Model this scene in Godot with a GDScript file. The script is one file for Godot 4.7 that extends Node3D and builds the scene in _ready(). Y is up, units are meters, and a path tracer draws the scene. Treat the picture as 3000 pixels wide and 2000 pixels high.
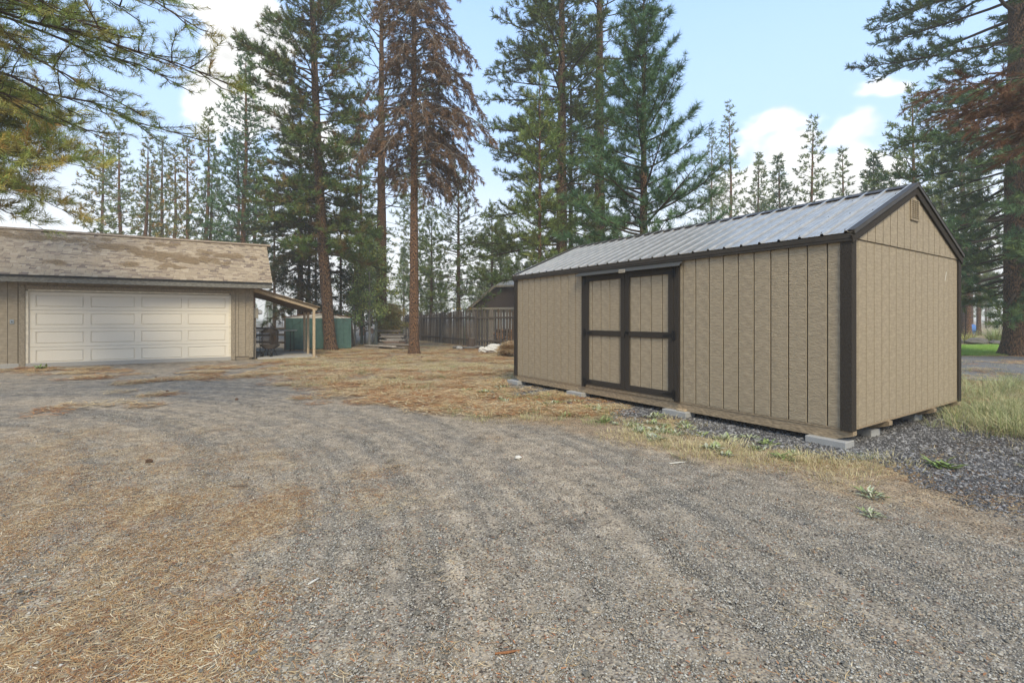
extends Node3D
# A gravel yard among pines: a new timber shed on blocks, an older garage with a lean-to, a picket fence and tall trees.

const FOCAL := 1438.8      # of the photograph, in pixels of its 3000 x 2000
var rng := RandomNumberGenerator.new()
var M := {}                # materials
var used := {}             # names taken
var stone_noise := FastNoiseLite.new()
var zone_noise := FastNoiseLite.new()
var fine_noise := FastNoiseLite.new()


class Geo:
	var v := PackedVector3Array()
	var n := PackedVector3Array()
	var c := PackedColorArray()
	var idx := PackedInt32Array()
	var col := Color.WHITE
	var colored := false

	func flat(a: Vector3, b: Vector3, d: Vector3, out: Vector3) -> void:
		var k := (b - a).cross(d - a)
		if k.length_squared() < 1e-16:
			return
		var nn := k.normalized()
		var s := v.size()
		if nn.dot(out) > 0.0:
			v.append(a); v.append(d); v.append(b)
		else:
			v.append(a); v.append(b); v.append(d)
			nn = -nn
		n.append(nn); n.append(nn); n.append(nn)
		if colored:
			c.append(col); c.append(col); c.append(col)
		idx.append(s); idx.append(s + 1); idx.append(s + 2)

	func quad(a: Vector3, b: Vector3, d: Vector3, e: Vector3, out: Vector3) -> void:
		flat(a, b, d, out)
		flat(a, d, e, out)

	func box(ctr: Vector3, size: Vector3, b := Basis(), bev := 0.0) -> void:
		var h := size * 0.5
		bev = minf(bev, minf(h.x, minf(h.y, h.z)) * 0.6)
		var p := func(x: float, y: float, z: float) -> Vector3: return ctr + b * Vector3(x, y, z)
		for ax in 3:
			for s in [-1.0, 1.0]:
				var o := Vector3.ZERO
				o[ax] = s
				var i: int = (ax + 1) % 3
				var j: int = (ax + 2) % 3
				var q := []
				for k in [[-1, -1], [1, -1], [1, 1], [-1, 1]]:
					var w := Vector3.ZERO
					w[ax] = s * h[ax]
					w[i] = k[0] * (h[i] - bev)
					w[j] = k[1] * (h[j] - bev)
					q.append(ctr + b * w)
				quad(q[0], q[1], q[2], q[3], b * o)
		if bev <= 0.0:
			return
		for ax in 3:
			var i: int = (ax + 1) % 3
			var j: int = (ax + 2) % 3
			for si in [-1.0, 1.0]:
				for sj in [-1.0, 1.0]:
					var q := []
					for k in [[-1, 0], [1, 0], [1, 1], [-1, 1]]:
						var w := Vector3.ZERO
						w[ax] = k[0] * (h[ax] - bev)
						w[i] = si * (h[i] - (bev if k[1] == 0 else 0.0))
						w[j] = sj * (h[j] - (0.0 if k[1] == 0 else bev))
						q.append(ctr + b * w)
					var o := Vector3.ZERO
					o[i] = si; o[j] = sj
					quad(q[0], q[1], q[2], q[3], b * o)
		for sx in [-1.0, 1.0]:
			for sy in [-1.0, 1.0]:
				for sz in [-1.0, 1.0]:
					flat(p.call(sx * (h.x - bev), sy * (h.y - bev), sz * h.z), p.call(sx * h.x, sy * (h.y - bev), sz * (h.z - bev)), p.call(sx * (h.x - bev), sy * h.y, sz * (h.z - bev)), b * Vector3(sx, sy, sz))

	# a beam of the given section from a to e; side: the direction of its width
	func beam(a: Vector3, e: Vector3, w: float, t: float, side: Vector3, bev := 0.004) -> void:
		var y := (e - a).normalized()
		var z := side.cross(y).normalized()
		var x := y.cross(z).normalized()
		box((a + e) * 0.5, Vector3(w, (e - a).length(), t), Basis(x, y, z), bev)

	# an outline in the XY plane, extruded from z0 to z1
	func prism(outline: PackedVector2Array, z0: float, z1: float, t := Transform3D()) -> void:
		var tri := Geometry2D.triangulate_polygon(outline)
		for i in range(0, tri.size(), 3):
			var a := outline[tri[i]]; var b := outline[tri[i + 1]]; var d := outline[tri[i + 2]]
			for z in [z0, z1]:
				flat(t * Vector3(a.x, a.y, z), t * Vector3(b.x, b.y, z), t * Vector3(d.x, d.y, z), t.basis * Vector3(0, 0, 1.0 if z == z1 else -1.0))
		var ccw := 0.0
		for i in outline.size():
			var a := outline[i]; var b := outline[(i + 1) % outline.size()]
			ccw += a.x * b.y - b.x * a.y
		for i in outline.size():
			var a := outline[i]; var b := outline[(i + 1) % outline.size()]
			var o := Vector2(b.y - a.y, a.x - b.x) * signf(ccw)
			quad(t * Vector3(a.x, a.y, z0), t * Vector3(b.x, b.y, z0), t * Vector3(b.x, b.y, z1), t * Vector3(a.x, a.y, z1), t.basis * Vector3(o.x, o.y, 0))

	# a smooth tube along points
	func tube(pts: PackedVector3Array, rad: PackedFloat32Array, sides: int, caps := false, rough := 0.0, noise: FastNoiseLite = null) -> void:
		var s0 := v.size()
		var m := pts.size()
		var up := Vector3(0.31, 0.17, 0.93)
		for i in m:
			var y := (pts[mini(i + 1, m - 1)] - pts[maxi(i - 1, 0)]).normalized()
			var x := (up - y * up.dot(y)).normalized()
			up = x
			var z := x.cross(y)
			for k in sides:
				var a := TAU * k / sides
				var d := x * cos(a) + z * sin(a)
				var r := rad[i]
				if noise:
					var q := pts[i] + d * r
					r *= 1.0 + rough * noise.get_noise_3d(q.x * 9.0, q.y * 2.2, q.z * 9.0)
				v.append(pts[i] + d * r)
				n.append(d)
				if colored:
					c.append(col)
		for i in m - 1:
			for k in sides:
				var a := s0 + i * sides + k
				var b := s0 + i * sides + (k + 1) % sides
				idx.append_array([a, b, a + sides, b, b + sides, a + sides])
		if caps:
			for e in [0, m - 1]:
				var o: Vector3 = (pts[0] - pts[1]) if e == 0 else (pts[m - 1] - pts[m - 2])
				for k in sides:
					flat(pts[e], v[s0 + e * sides + k], v[s0 + e * sides + (k + 1) % sides], o)

	func mesh(material: Material) -> ArrayMesh:
		var a := []
		a.resize(Mesh.ARRAY_MAX)
		a[Mesh.ARRAY_VERTEX] = v
		a[Mesh.ARRAY_NORMAL] = n
		if colored:
			a[Mesh.ARRAY_COLOR] = c
		a[Mesh.ARRAY_INDEX] = idx
		var m := ArrayMesh.new()
		m.add_surface_from_arrays(Mesh.PRIMITIVE_TRIANGLES, a)
		m.surface_set_material(0, material)
		return m


# ---------------------------------------------------------------- naming
func numbered(called: String) -> String:
	if not used.has(called):
		used[called] = 0
		return called
	used[called] += 1
	return "%s_%03d" % [called, used[called]]

func tag(o: Node, label: String, category: String, group := "", kind := "") -> Node:
	o.set_meta("label", label)
	if category: o.set_meta("category", category)
	if group: o.set_meta("group", group)
	if kind: o.set_meta("kind", kind)
	return o

func thing(called: String, label: String, category: String, at := Vector3.ZERO, turn := 0.0, group := "") -> Node3D:
	var o := Node3D.new()
	o.name = numbered(called)
	add_child(o)
	o.position = at
	o.rotation.y = turn
	tag(o, label, category, group)
	return o

func part(called: String, m: Mesh, parent: Node, at := Vector3.ZERO, b := Basis()) -> MeshInstance3D:
	var o := MeshInstance3D.new()
	o.name = called if parent != self else numbered(called)
	o.mesh = m
	parent.add_child(o, true)
	o.transform = Transform3D(b, at)
	return o

func copies(called: String, m: Mesh, buf: PackedFloat32Array, with_color: bool, parent: Node) -> MultiMeshInstance3D:
	var mm := MultiMesh.new()
	mm.transform_format = MultiMesh.TRANSFORM_3D
	mm.use_colors = with_color
	mm.mesh = m
	mm.instance_count = buf.size() / (16 if with_color else 12)
	mm.buffer = buf
	var o := MultiMeshInstance3D.new()
	o.name = called if parent != self else numbered(called)
	o.multimesh = mm
	parent.add_child(o, true)
	return o

func push(buf: PackedFloat32Array, b: Basis, o: Vector3, col = null) -> void:
	buf.append_array([b.x.x, b.y.x, b.z.x, o.x, b.x.y, b.y.y, b.z.y, o.y, b.x.z, b.y.z, b.z.z, o.z])
	if col != null:
		buf.append_array([col.r, col.g, col.b, 1.0])

func rf(a: float, b: float) -> float:
	return rng.randf_range(a, b)

func lin(r: float, g: float, b: float) -> Color:   # a linear base colour, as albedo_color wants it
	return Color(r, g, b).linear_to_srgb()


# ---------------------------------------------------------------- materials
func noise_tex(freq: float, lo: float, hi: float, kind := FastNoiseLite.TYPE_SIMPLEX_SMOOTH, oct := 4, sd := 1, size := 512, bend := 0.5) -> NoiseTexture2D:
	var n := FastNoiseLite.new()
	n.noise_type = kind
	n.frequency = freq
	n.fractal_octaves = oct
	n.seed = sd
	if kind == FastNoiseLite.TYPE_CELLULAR:
		n.cellular_return_type = FastNoiseLite.RETURN_CELL_VALUE
		n.fractal_type = FastNoiseLite.FRACTAL_NONE
	var g := Gradient.new()
	g.set_color(0, Color(lo, lo, lo))
	g.set_color(1, Color(hi, hi, hi))
	if bend != 0.5:
		var mid := lerpf(lo, hi, bend)
		g.add_point(0.5, Color(mid, mid, mid))
	var t := NoiseTexture2D.new()
	t.width = size
	t.height = size
	t.seamless = true
	t.noise = n
	t.color_ramp = g
	var m := Color(lerpf(lo, hi, 0.5), 0, 0).srgb_to_linear().r
	t.set_meta("mean", m)
	return t

func surf(color: Color, rough := 0.8, tex: Texture2D = null, scale := Vector3.ONE, bump: Texture2D = null, bump_cm := 0.0, metal := 0.0, world := false) -> StandardMaterial3D:
	var m := StandardMaterial3D.new()
	m.albedo_color = color
	m.roughness = rough
	m.metallic = metal
	m.metallic_specular = 0.4
	if tex or bump:
		m.uv1_triplanar = true
		m.uv1_world_triplanar = world
		m.uv1_scale = scale
		m.uv1_triplanar_sharpness = 6.0
	if tex:
		m.albedo_texture = tex
		if color != Color.WHITE:      # the given colour is that of the whole surface: make up for the texture's own mean
			var l := color.srgb_to_linear()
			var k: float = 1.0 / tex.get_meta("mean", 1.0)
			m.albedo_color = lin(minf(l.r * k, 1.0), minf(l.g * k, 1.0), minf(l.b * k, 1.0))
	if bump:
		m.heightmap_enabled = true
		m.heightmap_texture = bump
		m.heightmap_scale = bump_cm
	return m

func make_materials() -> void:
	var soft := noise_tex(0.012, 0.82, 1.0, FastNoiseLite.TYPE_SIMPLEX_SMOOTH, 5, 3)
	var fine := noise_tex(0.06, 0.70, 1.0, FastNoiseLite.TYPE_SIMPLEX_SMOOTH, 4, 4)
	var grain := noise_tex(0.03, 0.62, 1.0, FastNoiseLite.TYPE_SIMPLEX_SMOOTH, 5, 5)
	var ripple := noise_tex(0.03, 0.0, 1.0, FastNoiseLite.TYPE_SIMPLEX, 3, 6)
	var cells := noise_tex(0.05, 0.0, 1.0, FastNoiseLite.TYPE_CELLULAR, 1, 7)
	M.siding = surf(lin(0.335, 0.268, 0.178), 0.62, soft, Vector3(1.5, 1.2, 1.5), ripple, 0.5)
	M.siding.uv1_scale = Vector3(1.1, 4.2, 1.1)
	M.siding_groove = surf(lin(0.28, 0.22, 0.145), 0.8)
	M.skid = surf(lin(0.30, 0.225, 0.140), 0.7, grain, Vector3(2, 3, 0.8), grain, 0.2)
	M.trim = surf(lin(0.044, 0.037, 0.030), 0.75, fine, Vector3(3, 1.5, 3), ripple, 0.5)
	M.trim.metallic_specular = 0.2
	M.roof_metal = surf(lin(0.56, 0.49, 0.395), 0.30, soft, Vector3(0.6, 0.6, 0.6), null, 0.0, 0.75)
	M.dark_metal = surf(lin(0.046, 0.038, 0.029), 0.45, soft, Vector3(0.8, 0.8, 0.8))
	M.dark_metal.metallic_specular = 0.3
	M.iron = surf(lin(0.004, 0.004, 0.004), 0.5)
	M.plate = surf(lin(0.42, 0.37, 0.28), 0.5)
	M.plate_print = surf(lin(0.10, 0.08, 0.06), 0.6)
	M.block = surf(lin(0.34, 0.335, 0.32), 0.95, fine, Vector3(5, 5, 5), cells, 0.25)
	M.black = surf(lin(0.012, 0.011, 0.010), 0.9)
	M.white_mark = surf(lin(0.7, 0.68, 0.62), 0.8)
	M.g_siding = surf(lin(0.285, 0.235, 0.170), 0.75, soft, Vector3(0.8, 2.2, 0.8), ripple, 0.25)
	M.g_groove = surf(lin(0.24, 0.195, 0.14), 0.8)
	M.g_trim = surf(lin(0.255, 0.210, 0.152), 0.7, grain, Vector3(1.2, 1.6, 1.2), grain, 0.15)
	M.g_fascia = surf(lin(0.150, 0.142, 0.122), 0.65, grain, Vector3(0.6, 1.5, 1.5), grain, 0.12)
	M.g_door = surf(lin(0.68, 0.62, 0.52), 0.5, noise_tex(0.05, 0.95, 1.0, FastNoiseLite.TYPE_SIMPLEX_SMOOTH, 4, 8))
	M.g_jamb = surf(lin(0.62, 0.555, 0.44), 0.6, soft, Vector3(1, 1, 1))
	M.concrete = surf(lin(0.34, 0.32, 0.29), 0.9, fine, Vector3(2, 2, 2), fine, 0.2)
	M.drip = surf(lin(0.015, 0.014, 0.013), 0.5)
	M.shingles = []
	for k in [[0.330, 0.258, 0.175], [0.300, 0.232, 0.157], [0.255, 0.192, 0.132], [0.175, 0.130, 0.096], [0.365, 0.290, 0.202], [0.280, 0.215, 0.146]]:
		M.shingles.append(surf(lin(k[0], k[1], k[2]), 0.95, fine, Vector3(6, 6, 6), fine, 0.12))
	M.shingle_mix = surf(Color.WHITE, 0.95, fine, Vector3(6, 6, 6), fine, 0.12)
	M.shingle_mix.vertex_color_use_as_albedo = true
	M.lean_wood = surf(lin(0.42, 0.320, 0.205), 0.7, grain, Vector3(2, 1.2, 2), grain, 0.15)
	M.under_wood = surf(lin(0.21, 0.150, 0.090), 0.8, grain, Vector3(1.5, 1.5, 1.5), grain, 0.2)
	M.meter = surf(lin(0.33, 0.29, 0.225), 0.5)
	M.meter_glass = surf(lin(0.55, 0.55, 0.53), 0.15)
	M.green_steel = surf(lin(0.058, 0.118, 0.105), 0.45, soft, Vector3(0.7, 0.7, 0.7), soft, 0.2)
	M.white_steel = surf(lin(0.62, 0.60, 0.55), 0.5, soft, Vector3(1, 1, 1))
	M.rust = surf(lin(0.24, 0.105, 0.045), 0.9, fine, Vector3(4, 4, 4), fine, 0.1)
	M.burnt = surf(lin(0.042, 0.032, 0.026), 0.7, fine, Vector3(5, 5, 5), fine, 0.1)
	M.mesh_rust = surf(lin(0.060, 0.040, 0.030), 0.8)
	M.tyre = surf(lin(0.018, 0.018, 0.018), 0.85)
	M.tabletop = surf(lin(0.66, 0.65, 0.61), 0.5, soft, Vector3(1, 1, 1))
	M.rail_wood = surf(lin(0.125, 0.098, 0.075), 0.9, grain, Vector3(1.4, 3, 1.4), grain, 0.25)
	M.pickets = []
	for k in [[0.160, 0.128, 0.100], [0.110, 0.088, 0.070], [0.225, 0.188, 0.152], [0.150, 0.105, 0.068], [0.085, 0.073, 0.065]]:
		M.pickets.append(surf(lin(k[0], k[1], k[2]), 0.92, grain, Vector3(5, 0.8, 5), grain, 0.25))
	M.boards = []
	for k in [[0.36, 0.31, 0.26], [0.26, 0.215, 0.17], [0.47, 0.42, 0.36], [0.31, 0.215, 0.16], [0.19, 0.16, 0.14]]:
		M.boards.append(surf(lin(k[0], k[1], k[2]), 0.92, grain, Vector3(0.8, 5, 5), grain, 0.25))
	M.log_bark = surf(lin(0.085, 0.062, 0.048), 0.95, grain, Vector3(3, 3, 3), grain, 0.6)
	M.log_end = surf(lin(0.36, 0.20, 0.105), 0.9, grain, Vector3(5, 5, 5))
	var bark := noise_tex(0.022, 0.0, 1.0, FastNoiseLite.TYPE_SIMPLEX_SMOOTH, 5, 21, 1024)
	var bg := Gradient.new()
	bg.offsets = PackedFloat32Array([0.0, 0.34, 0.46, 0.58, 0.72, 1.0])
	bg.colors = PackedColorArray([Color(0.22, 0.20, 0.19), Color(0.36, 0.32, 0.30), Color(0.60, 0.54, 0.50), Color(0.78, 0.69, 0.61), Color(0.95, 0.80, 0.64), Color(1.0, 0.88, 0.74)])
	bark.color_ramp = bg
	bark.set_meta("mean", 0.40)
	var bark_relief := noise_tex(0.022, 0.0, 1.0, FastNoiseLite.TYPE_SIMPLEX_SMOOTH, 4, 21, 1024)
	M.bark_pine = surf(lin(0.100, 0.080, 0.066), 0.95, bark, Vector3(0.9, 0.30, 0.9), bark_relief, 6.0, 0.0, true)
	M.bark_red = surf(lin(0.128, 0.096, 0.074), 0.95, bark, Vector3(1.1, 0.36, 1.1), bark_relief, 5.0, 0.0, true)
	M.bark_far = surf(lin(0.130, 0.092, 0.068), 0.95, bark, Vector3(0.9, 0.3, 0.9), null, 0.0, 0.0, true)
	M.bark_pale = surf(lin(0.42, 0.38, 0.31), 0.85, fine, Vector3(3, 8, 3), null, 0.0, 0.0, true)
	M.limb = surf(lin(0.075, 0.056, 0.043), 0.95)
	M.limb_grey = surf(lin(0.21, 0.18, 0.15), 0.95)
	M.needle = surf(Color.WHITE, 0.62)
	M.needle.vertex_color_use_as_albedo = true
	M.needle.backlight = Color(0.55, 0.55, 0.45)
	M.needle.metallic_specular = 0.3
	M.leaf = surf(Color.WHITE, 0.5)
	M.leaf.vertex_color_use_as_albedo = true
	M.leaf.backlight = Color(0.7, 0.7, 0.5)
	M.litter = surf(Color.WHITE, 0.9)
	M.litter.vertex_color_use_as_albedo = true
	M.stone = surf(Color.WHITE, 0.92)
	M.stone.vertex_color_use_as_albedo = true
	M.rock = surf(lin(0.13, 0.12, 0.11), 0.95, fine, Vector3(3, 3, 3), fine, 0.6)
	M.sack = surf(lin(0.58, 0.56, 0.52), 0.7, soft, Vector3(4, 4, 4), ripple, 0.5)
	M.asphalt = surf(lin(0.155, 0.150, 0.148), 0.92, fine, Vector3(3, 3, 3), fine, 0.2, 0.0, true)
	M.lawn = surf(lin(0.20, 0.33, 0.05), 0.95, fine, Vector3(2, 2, 2), fine, 0.8, 0.0, true)
	M.house_wall = surf(lin(0.11, 0.075, 0.055), 0.85, grain, Vector3(0.6, 3, 0.6), grain, 0.3)
	M.house_trim = surf(lin(0.50, 0.42, 0.31), 0.75)
	M.house_lower = surf(lin(0.27, 0.24, 0.175), 0.85, soft, Vector3(1, 1, 1))
	M.house_roof = surf(lin(0.48, 0.43, 0.36), 0.6, soft, Vector3(0.5, 0.5, 0.5))
	M.pale_wall = surf(lin(0.62, 0.59, 0.52), 0.8, soft, Vector3(1, 1, 1))
	M.tarp = surf(lin(0.06, 0.16, 0.42), 0.5, soft, Vector3(1, 1, 1))
	M.soil = surf(lin(0.028, 0.024, 0.020), 0.98, fine, Vector3(4, 4, 4), fine, 2.0)
	M.pane = surf(lin(0.03, 0.035, 0.04), 0.1)


# ---------------------------------------------------------------- the yard's surface
const DRIVE_EDGE := [[1.0, 5.2], [2.0, 4.2], [2.9, 3.2], [4.1, 2.55], [5.3, 1.5], [6.5, -0.2], [8.0, -2.6], [10.2, -4.3], [12.8, -6.2], [16.5, -8.2], [22.0, -9.5]]

func drive_x(d: float) -> float:
	for i in range(1, DRIVE_EDGE.size()):
		if d < DRIVE_EDGE[i][0]:
			var t: float = (d - DRIVE_EDGE[i - 1][0]) / (DRIVE_EDGE[i][0] - DRIVE_EDGE[i - 1][0])
			return lerpf(DRIVE_EDGE[i - 1][1], DRIVE_EDGE[i][1], t)
	return -9.5

func shed_local(x: float, d: float) -> Vector2:   # along the gable, along the long side (towards the camera)
	var p := Vector2(x - 3.4956, d - 5.0677)
	return Vector2(p.x * 0.8316 + p.y * 0.5554, p.x * 0.5554 - p.y * 0.8316)

# what lies at a place: x drive, y needles, z dry grass, w dark gravel or soil
func cover(x: float, d: float) -> Vector4:
	var n1 := zone_noise.get_noise_2d(x * 1.1, d * 1.1)
	var n2 := zone_noise.get_noise_2d(x * 4.0 + 50.0, d * 4.0)
	var n3 := zone_noise.get_noise_2d(x * 11.0 - 90.0, d * 11.0)
	var edge := drive_x(d) - x + n1 * 0.9 + n2 * 0.5
	var drive := smoothstep(-0.45, 0.5, edge)
	var left := smoothstep(-1.6, 2.2, -x - 0.55 * d + 0.1 + n1 * 2.6 + n2 * 2.2 + n3 * 1.2) * (1.0 - smoothstep(5.0, 7.2, d + n1 * 2.0))
	var band := smoothstep(-0.1, 0.4, n1 * 0.7 + n2 * 0.5 + 0.22 - absf(d - 11.6 - x * -0.08) * 0.22) * smoothstep(8.5, 10.0, d)
	var patch := smoothstep(0.36, 0.6, n1 * 0.5 + n2 * 0.75)
	var by_edge := smoothstep(1.3, 0.0, absf(edge + 0.35)) * smoothstep(-0.35, 0.35, n2 + 0.2)
	var needles := clampf(maxf(maxf(left, band), maxf(patch * 0.6, by_edge * 0.85)), 0.0, 1.0) * drive
	var off := 1.0 - drive
	needles = maxf(needles, off * clampf(0.45 + n1 * 0.9 + n2 * 0.8, 0.0, 1.0))
	needles *= clampf(0.70 + n3 * 1.5, 0.0, 1.0)
	var grass := off * smoothstep(-0.15, 0.45, n1 * -0.6 + n2 * 0.45 + 0.12)
	var s := shed_local(x, d)
	var out := Vector2(maxf(maxf(-s.x, s.x - 3.44), 0.0), maxf(maxf(s.y, -6.17 - s.y), 0.0)).length()
	var pad := smoothstep(0.62, 0.2, out + n2 * 0.6 - clampf(s.x * 0.25 + 0.05, 0.0, 0.22))
	var soil := smoothstep(0.0, 0.5, (x - 3.3) * 0.5 + 0.2 - absf(d - 3.9) * 0.55 + n2 * 0.5) * smoothstep(7.0, 5.5, d)
	if s.y > 0.2 and s.x > 1.3:
		grass = maxf(grass, smoothstep(1.3, 2.1, s.x + n2) * smoothstep(1.9, 1.3, s.y + n2 * 0.4))
	return Vector4(drive * (1.0 - pad), needles * (1.0 - pad * 0.75), grass * (1.0 - pad * 0.8), maxf(pad, soil * 0.85))

func track(x: float, d: float) -> float:      # wheel marks that sweep round towards the garage
	var r := Vector2(x + 8.0, d - 1.0).length()
	var a := atan2(d - 1.0, x + 8.0)
	return fine_noise.get_noise_2d(r * 26.0, a * 5.0) * 0.7 + fine_noise.get_noise_2d(r * 80.0, a * 30.0 + 300.0) * 0.5

# lug prints of tyres: two that sweep with the drive and one pair that crosses it; 1 in the print's furrows
func tread(x: float, d: float) -> float:
	var out := 0.0
	var r := Vector2(x + 8.0, d - 1.0).length()
	var a := atan2(d - 1.0, x + 8.0)
	for b in [6.35, 6.55, 7.75, 8.9, 9.12, 10.35, 10.6, 11.3]:
		var u: float = absf(r - b) / 0.075
		if u < 1.0:
			out = maxf(out, smoothstep(0.2, 0.75, sin(a * r * 62.0 + (r - b) * 30.0)) * (1.0 - u * u) * smoothstep(-0.15, 0.25, fine_noise.get_noise_2d(a * 12.0, b * 40.0)))
	var q := Vector2(x + 2.2, d - 1.8)
	var dir := Vector2(0.867, 0.498)
	var along := q.dot(dir)
	var across := q.dot(Vector2(-dir.y, dir.x))
	for b in [0.0, 0.13]:
		var u2 := absf(across - b + sin(along * 0.7) * 0.05) / 0.05
		if u2 < 1.0 and along > 0.0 and along < 4.8:
			out = maxf(out, smoothstep(-0.1, 0.7, sin(along * 75.0 + across * 40.0)) * (1.0 - u2 * u2))
	return out

func broad_track(x: float, d: float) -> float:
	var r := Vector2(x + 8.0, d - 1.0).length()
	var a := atan2(d - 1.0, x + 8.0)
	return fine_noise.get_noise_2d(r * 8.0 + 700.0, a * 2.5) + 0.35 * zone_noise.get_noise_2d(x * 5.0, d * 5.0)

func ground_y(x: float, d: float) -> float:
	var far := clampf((40.0 - d) / 30.0, 0.0, 1.0)
	var y := -0.012 + zone_noise.get_noise_2d(x * 1.7 + 9.0, d * 1.7) * 0.012 * far
	if x * x + d * d < 140.0:
		y += track(x, d) * 0.010 - tread(x, d) * 0.007 * smoothstep(9.0, 6.0, d) + zone_noise.get_noise_2d(x * 30.0, d * 30.0) * 0.003
	return y

func make_ground() -> void:
	var speck := noise_tex(0.15, 0.0, 1.0, FastNoiseLite.TYPE_CELLULAR, 1, 31, 1024)
	var g := Gradient.new()
	g.offsets = PackedFloat32Array([0.0, 0.12, 0.3, 0.5, 0.72, 0.86, 0.95, 1.0])
	g.colors = PackedColorArray([Color(0.36, 0.34, 0.33), Color(0.55, 0.52, 0.50), Color(0.72, 0.70, 0.69), Color(0.80, 0.77, 0.73), Color(0.85, 0.82, 0.78), Color(0.88, 0.87, 0.87), Color(0.94, 0.88, 0.80), Color(1, 0.99, 0.97)])
	speck.color_ramp = g
	var pebble := noise_tex(0.12, 1.0, 0.0, FastNoiseLite.TYPE_CELLULAR, 1, 33, 1024)
	pebble.noise.cellular_return_type = FastNoiseLite.RETURN_DISTANCE
	var m := surf(Color.WHITE, 0.96, speck, Vector3(0.74, 0.74, 0.74), pebble, 0.45, 0.0, true)
	m.vertex_color_use_as_albedo = true
	m.metallic_specular = 0.25
	var over := noise_tex(0.02, 0.74, 1.0, FastNoiseLite.TYPE_SIMPLEX_SMOOTH, 6, 35, 1024)
	m.detail_enabled = true
	m.detail_blend_mode = BaseMaterial3D.BLEND_MODE_MUL
	m.detail_albedo = over
	m.detail_uv_layer = BaseMaterial3D.DETAIL_UV_2
	m.uv2_triplanar = true
	m.uv2_world_triplanar = true
	m.uv2_scale = Vector3(0.23, 0.23, 0.23)
	var rings := PackedFloat32Array([0.0])
	var r := 0.35
	while r < 420.0:
		rings.append(r)
		r *= 1.014 if r < 32.0 else 1.12
	var ang := PackedFloat32Array()
	var a := -180.0
	while a < 180.0 - 0.01:
		ang.append(deg_to_rad(a))
		a += 0.33 if absf(a) < 60.0 else 5.0
	var v := PackedVector3Array()
	var c := PackedColorArray()
	var idx := PackedInt32Array()
	var na := ang.size()
	for i in rings.size():
		for k in na:
			var x := rings[i] * sin(ang[k])
			var d := rings[i] * cos(ang[k])
			v.append(Vector3(x, ground_y(x, d), -d))
			c.append(ground_color(x, d))
	for i in rings.size() - 1:
		for k in na:
			var p := i * na + k
			var q := i * na + (k + 1) % na
			idx.append_array([p, p + na, q, q, p + na, q + na])
	var st := SurfaceTool.new()
	var arr := []
	arr.resize(Mesh.ARRAY_MAX)
	arr[Mesh.ARRAY_VERTEX] = v
	arr[Mesh.ARRAY_COLOR] = c
	arr[Mesh.ARRAY_INDEX] = idx
	var am := ArrayMesh.new()
	am.add_surface_from_arrays(Mesh.PRIMITIVE_TRIANGLES, arr)
	st.create_from(am, 0)
	st.generate_normals()
	am = st.commit()
	am.surface_set_material(0, m)
	var o := part("ground", am, self)
	tag(o, "grey gravel and needle covered yard", "", "", "structure")

func ground_color(x: float, d: float) -> Color:
	var k := cover(x, d)
	var t := 0.0
	if x * x + d * d < 900.0:
		t = clampf(0.64 + broad_track(x, d) * 0.75 + track(x, d) * 1.0 + zone_noise.get_noise_2d(x * 14.0, d * 14.0 + 200.0) * 0.5, 0.0, 1.0)
	t -= 0.45 * smoothstep(0.2, 1.6, x + zone_noise.get_noise_2d(x * 3.0, d * 3.0)) * smoothstep(5.0, 3.0, d)      # coarser, cleaner stone at the near right
	var drive := Color(0.225, 0.212, 0.188).lerp(Color(0.375, 0.332, 0.265), t)
	if x * x + d * d < 100.0:
		drive = drive.lerp(Color(0.105, 0.098, 0.085), tread(x, d) * 0.8)      # dark grit gathers in the prints
	var bare := Color(0.33, 0.270, 0.195)
	var c := bare.lerp(drive, k.x)
	c = c.lerp(Color(0.44, 0.355, 0.205), k.z * 0.55)
	c = c.lerp(Color(0.385, 0.305, 0.190), k.y * 0.35)
	c = c.lerp(Color(0.105, 0.102, 0.108), k.w * 0.9)
	var n := zone_noise.get_noise_2d(x * 25.0, d * 25.0)
	return c * (1.0 + n * 0.22) * 2.0

# a patch of loose stones about 0.4 m wide
func stone_patch(count: int, lo: float, hi: float, dark: bool, sd: int) -> ArrayMesh:
	rng.seed = sd
	var g := Geo.new()
	g.colored = true
	for i in count:
		var r := 0.24 * sqrt(rng.randf())
		var a := rf(0, TAU)
		var s := lo + (hi - lo) * pow(rng.randf(), 2.2)
		var o := Vector3(r * cos(a), s * 0.15, r * sin(a))
		var tone := rng.randf()
		var base := Color(0.25, 0.24, 0.235)
		if dark:
			base = Color(0.145, 0.140, 0.138) * (0.4 + 1.7 * tone * tone)
		elif tone < 0.25: base = Color(0.145, 0.130, 0.107)
		elif tone < 0.5: base = Color(0.232, 0.207, 0.166)
		elif tone < 0.75: base = Color(0.335, 0.295, 0.232)
		elif tone < 0.9: base = Color(0.365, 0.340, 0.290)
		else: base = Color(0.47, 0.445, 0.39)
		g.col = base
		var b := Basis.from_euler(Vector3(rf(-0.4, 0.4), rf(0, TAU), rf(-0.4, 0.4))).scaled(Vector3(rf(0.7, 1.2), rf(0.45, 0.8), rf(0.7, 1.2)) * s * 0.5)
		var ring := []
		for k in 5:
			ring.append(o + b * Vector3(cos(TAU * k / 5.0) * rf(0.8, 1.15), rf(-0.25, 0.25), sin(TAU * k / 5.0) * rf(0.8, 1.15)))
		var top := o + b * Vector3(rf(-0.3, 0.3), 1.0, rf(-0.3, 0.3))
		for k in 5:
			g.flat(ring[k], ring[(k + 1) % 5], top, (ring[k] + top) * 0.5 - o + Vector3.UP * 0.001)
	return g.mesh(M.stone)

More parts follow.
